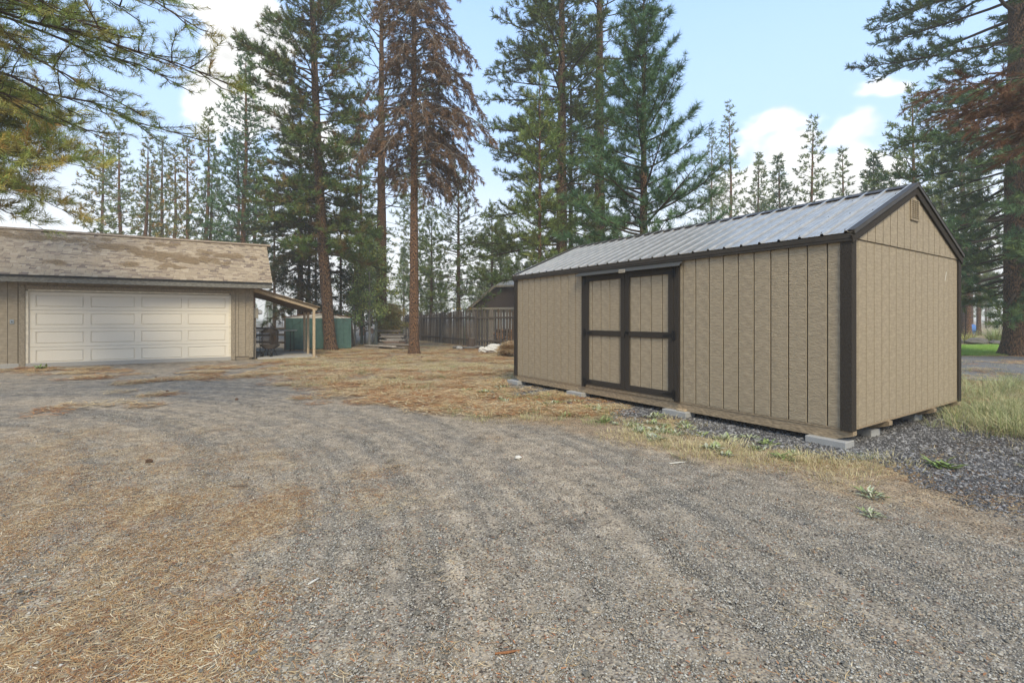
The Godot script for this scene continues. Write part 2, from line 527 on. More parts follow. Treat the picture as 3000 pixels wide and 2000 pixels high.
# a patch of fallen pine needles about 0.35 m wide
func needle_patch(count: int, lo: float, hi: float, width: float, high: float, aligned: float, tones: Array, sd: int) -> ArrayMesh:
	rng.seed = sd
	var g := Geo.new()
	g.colored = true
	for i in count:
		var r := 0.2 * sqrt(rng.randf())
		var a := rf(0, TAU)
		var yaw := rf(-PI, PI) * (1.0 - aligned) + 0.3
		var dir := Vector3(cos(yaw), rf(-0.12, 0.12), sin(yaw)).normalized()
		var side := Vector3(-sin(yaw), rf(-0.3, 0.3), cos(yaw)).normalized() * width * rf(0.7, 1.3) * 0.5
		var o := Vector3(r * cos(a), rf(0.003, high), r * sin(a))
		var l := rf(lo, hi)
		g.col = tones[rng.randi() % tones.size()] * rf(0.75, 1.2)
		var bend := side.normalized() * rf(-0.12, 0.12) * l
		var p0 := o - dir * l * 0.5
		var p1 := o + bend
		var p2 := o + dir * l * 0.5
		g.quad(p0 - side, p0 + side, p1 + side, p1 - side, Vector3.UP)
		g.quad(p1 - side, p1 + side, p2 + side * 0.4, p2 - side * 0.4, Vector3.UP)
	return g.mesh(M.litter)

# a tuft of grass blades
func grass_tuft(count: int, tall: float, spread: float, width: float, arch: float, tones: Array, sd: int) -> ArrayMesh:
	rng.seed = sd
	var g := Geo.new()
	g.colored = true
	for i in count:
		var a := rf(0, TAU)
		var r := spread * sqrt(rng.randf())
		var p := Vector3(r * cos(a), -0.01, r * sin(a))
		var out := Vector3(cos(a + rf(-0.9, 0.9)), 0, sin(a + rf(-0.9, 0.9)))
		var h := tall * rf(0.45, 1.1)
		var lean := arch * rf(0.3, 1.4)
		var side := out.cross(Vector3.UP).normalized().rotated(Vector3.UP, rf(-0.8, 0.8)) * width * rf(0.6, 1.3) * 0.5
		g.col = tones[rng.randi() % tones.size()] * rf(0.75, 1.2)
		var last := p
		var w0 := 1.0
		for k in 3:
			var t := (k + 1) / 3.0
			var nx := p + Vector3.UP * h * (t - 0.35 * lean * t * t) + out * h * lean * t * t
			var w1 := 1.0 - t * 0.92
			g.quad(last - side * w0, last + side * w0, nx + side * w1, nx - side * w1, -out + Vector3.UP * 0.4)
			last = nx
			w0 = w1
	return g.mesh(M.leaf)

func scatter(called: String, meshes: Array, count: int, dmin: float, dmax: float, keep: Callable, lift: float, smin: float, smax: float, label: String, category: String, sd: int, yaw_free := true) -> void:
	rng.seed = sd
	var holder := Node3D.new()
	holder.name = numbered(called)
	add_child(holder)
	tag(holder, label, category, "", "stuff")
	var bufs := []
	for m in meshes: bufs.append(PackedFloat32Array())
	var made := 0
	var tries := 0
	while made < count and tries < count * 12:
		tries += 1
		var b := deg_to_rad(rf(-52.0, 52.0))
		var d := dmin * pow(dmax / dmin, rng.randf())       # nearer places are filled more closely
		var x := d * tan(b)
		var chance: float = keep.call(x, d)
		if rng.randf() > chance:
			continue
		made += 1
		var s := rf(smin, smax)
		var yaw := rf(0, TAU) if yaw_free else rf(-0.5, 0.5)
		push(bufs[rng.randi() % meshes.size()], Basis(Vector3.UP, yaw).scaled(Vector3.ONE * s), Vector3(x, ground_y(x, d) + lift, -d))
	for i in meshes.size():
		if bufs[i].size():
			copies("patch", meshes[i], bufs[i], false, holder)

func under_roof(x: float, d: float) -> bool:
	var s := shed_local(x, d)
	if s.x > -0.05 and s.x < 3.5 and s.y < 0.05 and s.y > -6.2:
		return true
	var q := Vector2(x + 8.727, d - 16.51)
	var gx := q.x * 0.866 + q.y * 0.5
	var gz := q.x * 0.5 - q.y * 0.866
	return gx < 0.05 and gz < 0.05 and gz > -5.2

func make_litter() -> void:
	var stones := [stone_patch(100, 0.004, 0.012, false, 101), stone_patch(90, 0.004, 0.016, false, 102), stone_patch(120, 0.003, 0.009, false, 103)]
	scatter("loose_gravel", stones, 3600, 1.5, 11.0, func(x, d):
		if under_roof(x, d): return 0.0
		var k := cover(x, d)
		var t := broad_track(x, d) * 0.55 + track(x, d) * 0.5 + tread(x, d) * 0.3
		return clampf(k.x * (0.30 - t * 1.3 + 0.5 * smoothstep(0.2, 1.6, x) * smoothstep(5.0, 3.0, d)), 0.02, 1.0) * (1.0 - k.w), 0.0, 0.8, 1.3, "loose grey gravel stones strewn over the driveway", "gravel", 11)
	var big := [stone_patch(5, 0.016, 0.038, false, 106), stone_patch(7, 0.014, 0.030, false, 107)]
	scatter("loose_gravel", big, 300, 1.6, 10.0, func(x, d): return 0.0 if under_roof(x, d) else cover(x, d).x * clampf(0.5 - broad_track(x, d), 0.1, 1.0), 0.0, 0.8, 1.3, "larger pale and dark stones dotted over the driveway", "gravel", 20)
	var dark := [stone_patch(120, 0.010, 0.034, true, 104), stone_patch(120, 0.012, 0.040, true, 105)]
	scatter("dark_gravel", dark, 1500, 3.2, 14.0, func(x, d):
		return pow(cover(x, d).w, 2.0) * (1.0 if shed_local(x, d).y < 1.3 else 0.12), 0.004, 0.8, 1.25, "blue grey crushed stone bed round the shed", "gravel", 12)
	var tan_ := [Color(0.52, 0.38, 0.20), Color(0.44, 0.29, 0.14), Color(0.60, 0.47, 0.28), Color(0.32, 0.17, 0.08), Color(0.55, 0.40, 0.21), Color(0.64, 0.53, 0.35)]
	var rusty := [Color(0.42, 0.20, 0.07), Color(0.36, 0.17, 0.07), Color(0.50, 0.31, 0.14), Color(0.25, 0.13, 0.07)]
	var near := [needle_patch(64, 0.025, 0.065, 0.0020, 0.008, 0.55, tan_, 111), needle_patch(56, 0.02, 0.055, 0.0020, 0.007, 0.4, tan_ + rusty, 112), needle_patch(44, 0.02, 0.06, 0.0020, 0.008, 0.3, rusty, 113)]
	scatter("pine_needle_litter", near, 1900, 1.5, 9.0, func(x, d):
		if under_roof(x, d): return 0.0
		var k := cover(x, d)
		return maxf(k.y * k.y, 0.004), 0.0, 0.7, 1.3, "tan pine needles strewn over the yard", "needles", 13, false)
	var far := [needle_patch(70, 0.07, 0.18, 0.006, 0.02, 0.2, tan_, 114), needle_patch(60, 0.07, 0.16, 0.006, 0.02, 0.1, rusty, 115)]
	scatter("pine_needle_litter", far, 4200, 7.0, 34.0, func(x, d):
		if under_roof(x, d): return 0.0
		return pow(cover(x, d).y, 1.6), 0.0, 0.9, 1.8, "rusty pine needles carpeting the ground under the far trees", "needles", 14)
	var chips := [needle_patch(26, 0.008, 0.022, 0.005, 0.006, 0.1, [Color(0.36, 0.17, 0.08), Color(0.42, 0.29, 0.17), Color(0.48, 0.40, 0.29), Color(0.24, 0.12, 0.07)], 116)]
	scatter("bark_chips", chips, 380, 1.5, 9.0, func(x, d): return 0.0 if under_roof(x, d) else 0.25 + cover(x, d).y * 0.6, 0.0, 0.8, 1.4, "small orange bark flakes on the gravel", "bark", 15)
	var straw := [Color(0.52, 0.43, 0.23), Color(0.60, 0.52, 0.31), Color(0.42, 0.33, 0.16), Color(0.36, 0.34, 0.14)]
	var green := [Color(0.20, 0.26, 0.09), Color(0.27, 0.31, 0.13), Color(0.34, 0.34, 0.16), Color(0.15, 0.20, 0.07), Color(0.45, 0.40, 0.22)]
	var dry := [grass_tuft(34, 0.10, 0.16, 0.004, 0.9, straw, 121), grass_tuft(28, 0.07, 0.18, 0.004, 1.1, straw, 122)]
	scatter("dry_grass", dry, 4200, 4.0, 34.0, func(x, d):
		if under_roof(x, d): return 0.0
		var k := cover(x, d)
		return k.z * (1.0 - k.w) * (1.0 - k.x), 0.0, 0.7, 1.4, "short dry straw coloured grass beyond the gravel", "grass", 16)
	var mixed := [grass_tuft(26, 0.15, 0.07, 0.004, 0.8, green, 123), grass_tuft(30, 0.11, 0.10, 0.004, 0.9, green, 124)]
	scatter("green_grass", mixed, 700, 4.2, 30.0, func(x, d):
		if under_roof(x, d): return 0.0
		var k := cover(x, d)
		return (1.0 - k.x) * (1.0 - k.w) * smoothstep(0.05, 0.45, zone_noise.get_noise_2d(x * 3.0 + 400.0, d * 3.0)), 0.0, 0.6, 1.2, "thin green grass sprouting through the dry litter", "grass", 17)
	var tall_tones := [Color(0.22, 0.28, 0.09), Color(0.29, 0.34, 0.14), Color(0.44, 0.42, 0.22), Color(0.56, 0.49, 0.28), Color(0.15, 0.20, 0.07), Color(0.36, 0.38, 0.19)]
	var tall := [grass_tuft(70, 0.40, 0.15, 0.005, 1.0, tall_tones, 125), grass_tuft(70, 0.28, 0.2, 0.005, 1.3, straw + green, 126), grass_tuft(46, 0.52, 0.12, 0.0045, 0.9, tall_tones, 127), grass_tuft(60, 0.20, 0.25, 0.005, 1.4, straw, 129)]
	scatter("tall_grass", tall, 620, 4.0, 13.0, func(x, d):
		var s := shed_local(x, d)
		if under_roof(x, d) or s.x < 1.6 or d > 11.0: return 0.0
		return smoothstep(1.6, 2.6, s.x + zone_noise.get_noise_2d(x * 5.0, d * 5.0) * 0.8) * smoothstep(2.1, 1.1, s.y + zone_noise.get_noise_2d(x * 4.0 + 60.0, d * 4.0)) * smoothstep(-2.2, -0.8, s.y), 0.0, 0.5, 1.1, "tall uncut green and straw grass beside the shed gable", "grass", 18)
	var blades := [grass_tuft(60, 0.07, 0.2, 0.004, 0.5, [Color(0.19, 0.35, 0.045), Color(0.25, 0.42, 0.06), Color(0.30, 0.44, 0.08)], 128)]
	scatter("lawn_grass", blades, 3000, 17.0, 26.5, func(x, d): return 1.0 if x > 13.0 and x < 34.0 and d > 18.2 and d < 25.6 + sin(x) * 0.4 else 0.0, 0.012, 1.0, 1.8, "mown bright green lawn beyond the asphalt drive", "lawn", 19)

func make_surroundings() -> void:
	# the asphalt drive and the lawn behind the shed, as sheets on the ground
	var g := Geo.new()
	var near_edge := [[9.0, 10.9], [12.0, 10.4], [15.0, 10.9], [20.0, 11.6], [34.0, 13.5]]
	var far_edge := [[9.0, 17.2], [12.0, 17.0], [15.0, 17.3], [20.0, 17.6], [34.0, 18.8]]
	for i in near_edge.size() - 1:
		g.quad(Vector3(near_edge[i][0], 0.012, -near_edge[i][1]), Vector3(near_edge[i + 1][0], 0.012, -near_edge[i + 1][1]), Vector3(far_edge[i + 1][0], 0.012, -far_edge[i + 1][1]), Vector3(far_edge[i][0], 0.012, -far_edge[i][1]), Vector3.UP)
	tag(part("asphalt_drive", g.mesh(M.asphalt), self), "grey asphalt drive behind the shed", "", "", "structure")
	g = Geo.new()
	g.quad(Vector3(13, 0.008, -18.2), Vector3(34, 0.008, -18.9), Vector3(34, 0.008, -26), Vector3(13, 0.008, -26), Vector3.UP)
	tag(part("lawn", g.mesh(M.lawn), self), "green lawn beyond the drive", "", "", "structure")


# ---------------------------------------------------------------- sky and light
func make_sky() -> PanoramaSkyMaterial:
	var w := 2048
	var h := 1024
	var n := FastNoiseLite.new()
	n.seed = 5
	n.frequency = 1.0
	n.fractal_octaves = 5
	var data := PackedFloat32Array()
	data.resize(w * h * 3)
	var blobs := [[30.5, 17.2, 5.0, 3.2], [27.6, 19.6, 3.4, 1.6], [33.0, 14.0, 6.0, 3.6], [34.5, 17.5, 3.5, 2.2], [36.6, 21.0, 2.6, 0.9], [38.0, 20.4, 2.0, 0.8], [25.0, 12.5, 5.0, 3.0], [29.0, 13.0, 6.0, 3.5], [-29.0, 24.0, 5.0, 10.0], [-33.0, 31.0, 7.0, 6.0], [-22.0, 18.0, 4.0, 2.5]]
	for j in h / 2:
		var el := PI * 0.5 - PI * (j + 0.5) / h
		var sy := sin(el)
		var cy := cos(el)
		var eld := rad_to_deg(el)
		var t1 := smoothstep(2.0, 20.0, eld)
		var t2 := smoothstep(14.0, 60.0, eld)
		var base := Color(0.82, 0.82, 0.79).lerp(Color(0.37, 0.53, 0.79), t1).lerp(Color(0.125, 0.275, 0.57), t2)
		for i in w:
			var az := wrapf(TAU * (i + 0.5) / w, -PI, PI)      # a panorama begins straight ahead, at -z
			var azd := rad_to_deg(az)
			var p := Vector3(sin(az) * cy, sy, -cos(az) * cy)
			var q := p / (sy + 0.28)
			var f := n.get_noise_3d(q.x * 1.6, sy * 2.0, q.z * 1.6)
			var cloud := smoothstep(0.20, 0.52, f + 0.02) * 0.9 * clampf(maxf((absf(azd) - 44.0) / 8.0, (eld - 35.0) / 9.0), 0.0, 1.0)
			if eld < 45.0 and absf(azd) < 60.0:
				var puff := n.get_noise_3d(p.x * 4.5, p.y * 7.0, p.z * 4.5) + 0.5 * n.get_noise_3d(p.x * 15.0 + 7.0, p.y * 24.0, p.z * 15.0)
				for b in blobs:
					var u: float = (azd - b[0]) / b[2]
					var z: float = (eld - b[1]) / b[3]
					var e := 1.0 - u * u - z * z
					if e > -1.4:
						cloud = maxf(cloud, smoothstep(-0.05, 0.85, e * 1.35 + puff * 1.9))
			var lit := 0.70 + 0.30 * n.get_noise_3d(p.x * 8.0 + 31.0, p.y * 16.0, p.z * 8.0)
			var c := base.lerp(Color(lit, lit, lit * 0.985), cloud)
			var at := (j * w + i) * 3
			data[at] = c.r
			data[at + 1] = c.g
			data[at + 2] = c.b
	for j in range(h / 2, h):
		for i in w:
			var at := (j * w + i) * 3
			data[at] = 0.25
			data[at + 1] = 0.23
			data[at + 2] = 0.2
	var im := Image.create_from_data(w, h, false, Image.FORMAT_RGBF, data.to_byte_array())
	var m := PanoramaSkyMaterial.new()
	m.panorama = ImageTexture.create_from_image(im)
	return m


# ---------------------------------------------------------------- the shed
const SW := 3.44      # gable width
const SL := 6.17      # long side
const S_LOW := 0.198
const S_TOP := 2.172

func siding_board(a: float, e: float, y0: float, y1: float, long_side: bool, parent: Node, m: Material, face := 0.0) -> void:
	var g := Geo.new()
	if long_side:
		g.box(Vector3(face + 0.016, (y0 + y1) * 0.5, (a + e) * 0.5), Vector3(0.032, y1 - y0, absf(e - a)), Basis(), 0.0025)
	else:
		g.box(Vector3((a + e) * 0.5, (y0 + y1) * 0.5, face - 0.016), Vector3(absf(e - a), y1 - y0, 0.032), Basis(), 0.0025)
	part("siding_board", g.mesh(m), parent)

func make_shed() -> void:
	var t := thing("storage_shed", "new tan timber shed with black trim and metal roof standing on concrete blocks", "shed", Vector3(3.4956, 0, -5.0677), 0.58882)
	var g := Geo.new()
	# body behind the boards
	var body := Geo.new()
	body.box(Vector3(SW * 0.5, (S_LOW + S_TOP) * 0.5 + 0.01, -SL * 0.5), Vector3(SW - 0.064, S_TOP - S_LOW - 0.01, SL - 0.064))
	var apex := 2.955
	body.prism(PackedVector2Array([Vector2(0.014, S_TOP + 0.016), Vector2(SW - 0.014, S_TOP + 0.016), Vector2(SW * 0.5, apex - 0.05)]), -SL + 0.032, -0.032)
	var wall := part("wall", body.mesh(M.siding_groove), t)
	# the long side: boards between grooves 203 mm apart, the doorway left open
	var door0 := -4.105
	var door1 := -2.095
	var cuts := [-0.012]
	for k in 29: cuts.append(-0.22 - k * 0.2032)
	cuts.append(-SL + 0.012)
	for i in cuts.size() - 1:
		var a: float = cuts[i] - 0.007
		var e: float = cuts[i + 1] + 0.007
		if e >= door1 or a <= door0:
			siding_board(a, e, S_LOW, S_TOP, true, wall, M.siding)
		else:
			if a > door1: siding_board(a, door1 + 0.001, S_LOW, S_TOP, true, wall, M.siding)
			if e < door0: siding_board(door0 - 0.001, e, S_LOW, S_TOP, true, wall, M.siding)
	# near and far gables: the lower boards, and the upper ones that lap over them
	for far in [false, true]:
		var gc := [0.012]
		for k in 16: gc.append(0.178 + k * 0.2032)
		gc.append(SW - 0.012)
		var gable := Node3D.new()
		gable.name = "gable"
		t.add_child(gable, true)
		if far:
			gable.transform = Transform3D(Basis(Vector3.UP, PI), Vector3(SW, 0, -SL))
		for i in gc.size() - 1:
			var a: float = gc[i] + 0.007
			var e: float = gc[i + 1] - 0.007
			siding_board(a, e, S_LOW, S_TOP, false, gable, M.siding)
			var ya := S_TOP + (SW * 0.5 - absf(a - SW * 0.5)) * (apex - S_TOP) / (SW * 0.5)
			var ye := S_TOP + (SW * 0.5 - absf(e - SW * 0.5)) * (apex - S_TOP) / (SW * 0.5)
			var o := PackedVector2Array([Vector2(a, S_TOP + 0.006), Vector2(e, S_TOP + 0.006), Vector2(e, ye)])
			if a < SW * 0.5 and e > SW * 0.5: o.append(Vector2(SW * 0.5, apex))
			o.append(Vector2(a, ya))
			var b := Geo.new()
			b.prism(o, -0.032, 0.012)
			part("siding_board", b.mesh(M.siding), gable)
	# corner trim
	for cx in [[-0.022, 0.088, 1], [SW + 0.022, SW - 0.088, -1]]:
		for cz in [[0.022, -0.088, 1], [-SL - 0.022, -SL + 0.088, -1]]:
			g = Geo.new()
			var y0 := S_LOW - 0.022
			var y1 := S_TOP + 0.0
			var ox: float = cx[0]; var ix: float = cx[1]; var oz: float = cz[0]; var iz: float = cz[1]
			var tx: float = 0.022 * cx[2]
			var tz: float = 0.022 * cz[2]
			g.box(Vector3(ox + tx * 0.5, (y0 + y1) * 0.5, (oz + iz) * 0.5), Vector3(0.0215, y1 - y0, absf(oz - iz)), Basis(), 0.002)
			g.box(Vector3((ox + tx + ix) * 0.5, (y0 + y1) * 0.5, oz - tz * 0.5), Vector3(absf(ix - ox - tx), y1 - y0, 0.0215), Basis(), 0.002)
			part("corner_trim", g.mesh(M.trim), t)
	# rim joist and skids under the walls
	g = Geo.new()
	g.box(Vector3(SW * 0.5, S_LOW - 0.012, -SL * 0.5), Vector3(SW - 0.006, 0.022, SL - 0.006), Basis(), 0.003)
	part("floor_edge", g.mesh(M.skid), t)
	for sx in [0.055, 0.98, 2.42, SW - 0.055]:
		g = Geo.new()
		var y0 := 0.072
		var y1 := S_LOW - 0.024
		g.prism(PackedVector2Array([Vector2(0.02, y1), Vector2(0.02, y1 - 0.045), Vector2(-0.14, y0), Vector2(-SL + 0.14, y0), Vector2(-SL - 0.02, y1 - 0.045), Vector2(-SL - 0.02, y1)]), -0.045, 0.045, Transform3D(Basis(Vector3(0, 0, 1), Vector3.UP, Vector3(-1, 0, 0)), Vector3(sx, 0, 0)))
		part("skid", g.mesh(M.skid), t)
	# the roof: ribbed metal panels on both slopes, ridge cap, eave and rake flashing
	var roof := Node3D.new()
	roof.name = "roof"
	t.add_child(roof, true)
	var half := SW * 0.5
	var rise := 0.748
	var eave_y := 2.232
	for side in [-1.0, 1.0]:
		var sheet_no := 0
		var z := 0.035
		while z > -SL - 0.03:
			var wide := minf(0.914, z + SL + 0.036)
			g = Geo.new()
			var prof := PackedVector2Array()     # along z, height over the slope
			var k := 0
			while k * 0.2286 < wide - 0.01:
				var z0 := k * 0.2286
				for q in [[0.0, 0.0], [0.040, 0.0], [0.050, 0.021], [0.070, 0.021], [0.080, 0.0], [0.125, 0.0], [0.130, 0.003], [0.138, 0.0], [0.185, 0.0], [0.190, 0.003], [0.198, 0.0]]:
					if z0 + q[0] < wide: prof.append(Vector2(z0 + q[0], q[1]))
				k += 1
			prof.append(Vector2(wide, 0.0))
			var dir := Vector3(half + 0.04, rise, 0).normalized()
			var nrm := Vector3(-dir.y, dir.x, 0)
			if side > 0:
				dir.x = -dir.x; nrm.x = -nrm.x
			var foot := Vector3(-0.045 if side < 0 else SW + 0.045, eave_y, 0)
			var len := Vector2(half + 0.04, rise).length()
			for i in prof.size() - 1:
				for lay in [0.0, -0.004]:
					var a: Vector3 = foot + nrm * (prof[i].y + lay) + Vector3(0, 0, z - prof[i].x)
					var b: Vector3 = foot + nrm * (prof[i + 1].y + lay) + Vector3(0, 0, z - prof[i + 1].x)
					g.quad(a, b, b + dir * len, a + dir * len, nrm if lay == 0.0 else -nrm)
				var a2 := foot + nrm * prof[i].y + Vector3(0, 0, z - prof[i].x)
				var b2 := foot + nrm * prof[i + 1].y + Vector3(0, 0, z - prof[i + 1].x)
				g.quad(a2, b2, b2 - nrm * 0.004, a2 - nrm * 0.004, -dir)
			var sheet := part("roof_sheet", g.mesh(M.roof_metal), roof)
			# screws along the eave
			g = Geo.new()
			for q in range(0, int(wide / 0.2286)):
				for up in [0.10, 0.85, 1.55]:
					g.box(foot + nrm * 0.005 + dir * up + Vector3(0, 0, z - q * 0.2286 - 0.102), Vector3(0.012, 0.012, 0.012), Basis(), 0.003)
			part("screws", g.mesh(M.dark_metal), sheet).set_meta("kind", "stuff")
			z -= 0.914
			sheet_no += 1
		# eave fascia with its drip edge
		g = Geo.new()
		var fx := -0.030 if side < 0 else SW + 0.030
		g.box(Vector3(fx, 2.196, -SL * 0.5), Vector3(0.024, 0.052, SL + 0.05), Basis(), 0.003)
		g.box(Vector3(fx + 0.003 * -side, 2.156, -SL * 0.5), Vector3(0.02, 0.030, SL + 0.048), Basis(), 0.003)
		part("eave_fascia", g.mesh(M.dark_metal), roof)
		for end in [0, 1]:
			g = Geo.new()
			var zz := 0.026 if end == 0 else -SL - 0.026
			var lo := Vector3(-0.04 if side < 0 else SW + 0.04, 2.158, zz)
			var hi := Vector3(half, 2.158 + rise - 0.0, zz)
			g.beam(lo, hi, 0.085, 0.024, Vector3(0, 1, 0), 0.003)
			part("rake_trim", g.mesh(M.trim), roof)
			g = Geo.new()
			var lift := Vector3(0, 0.068, 0.012 if end == 0 else -0.012)
			g.beam(lo + lift, hi + lift, 0.042, 0.034, Vector3(0, 1, 0), 0.004)
			g.beam(lo + lift + Vector3(0, 0.026, -0.03 if end == 0 else 0.03), hi + lift + Vector3(0, 0.026, -0.03 if end == 0 else 0.03), 0.008, 0.10, Vector3(0, 1, 0), 0.002)
			part("rake_flashing", g.mesh(M.dark_metal), roof)
	g = Geo.new()
	for side in [-1.0, 1.0]:
		var b := Basis(Vector3(0, 0, 1), -side * -atan2(rise, half + 0.04))
		g.box(Vector3(half + side * 0.066, eave_y + rise - 0.008, -SL * 0.5), Vector3(0.15, 0.006, SL + 0.09), Basis(Vector3(0, 0, 1), -side * atan2(rise, half + 0.04)), 0.001)
	part("ridge_cap", g.mesh(M.dark_metal), roof)
	# louvred gable vent
	var vent := Node3D.new()
	vent.name = "gable_vent"
	t.add_child(vent)
	vent.position = Vector3(SW * 0.5 - 0.015, 2.665, 0.013)
	g = Geo.new()
	for e in [[-0.122, 0, 0.02, 0.25], [0.122, 0, 0.02, 0.25]]: g.box(Vector3(e[0], 0, 0.008), Vector3(e[2], e[3], 0.016), Basis(), 0.003)
	for e in [-0.122, 0.122]: g.box(Vector3(0, e, 0.008), Vector3(0.224, 0.014, 0.0155), Basis(), 0.003)
	for e in [-0.037, 0.037]: g.box(Vector3(e, 0, 0.007), Vector3(0.008, 0.23, 0.014))
	part("frame", g.mesh(M.siding), vent)
	g = Geo.new()
	g.box(Vector3(0, 0, 0.001), Vector3(0.22, 0.22, 0.002))
	part("backing", g.mesh(M.siding_groove), vent)
	for k in 10:
		g = Geo.new()
		g.box(Vector3(0, -0.104 + k * 0.0232, 0.007), Vector3(0.222, 0.016, 0.003), Basis(Vector3(1, 0, 0), -0.65))
		part("slat", g.mesh(M.siding), vent)
	make_shed_door(t, door0, door1)
	# a pale scrape on the gable
	g = Geo.new()
	g.beam(Vector3(2.86, 1.86, 0.0006), Vector3(2.915, 1.98, 0.0006), 0.012, 0.002, Vector3(1, 0, 0), 0.0)
	part("scrape", g.mesh(M.white_mark), t)
	# blocks under the skids
	var spots := [[0.02, -0.02, 0, "pale concrete block under the nearest corner of the shed"], [0.02, -1.95, 0, "concrete block under the shed right of the double door"], [0.02, -4.05, 0, "concrete block under the shed left of the double door"], [0.02, -5.98, 0, "concrete block under the far left corner of the shed"], [0.90, -0.10, 1, "concrete block under the second skid below the gable"], [2.42, -0.16, 1, "concrete block half hidden by grass below the gable"], [3.38, -0.2, 1, "concrete block under the far right corner of the gable"]]
	var i := 0
	for s in spots:
		var b := thing("concrete_block", s[3], "block", t.transform * Vector3(s[0], -0.014, s[1] - 0.19), 0.58882 + (0.0 if s[2] == 0 else -0.08), "concrete blocks carrying the shed")
		g = Geo.new()
		g.box(Vector3(0, 0.043, 0), Vector3(0.20, 0.084, 0.40), Basis(), 0.006)
		part("body", g.mesh(M.block), b)
		i += 1
	g = Geo.new()
	var shim := thing("wood_shim", "short wooden shim lying on the block right of the shed door", "wood", t.transform * Vector3(-0.01, 0.071, -2.06), 0.58882)
	g.box(Vector3(0, 0.012, 0), Vector3(0.07, 0.024, 0.13), Basis(), 0.002)
	part("piece", g.mesh(M.lean_wood), shim)

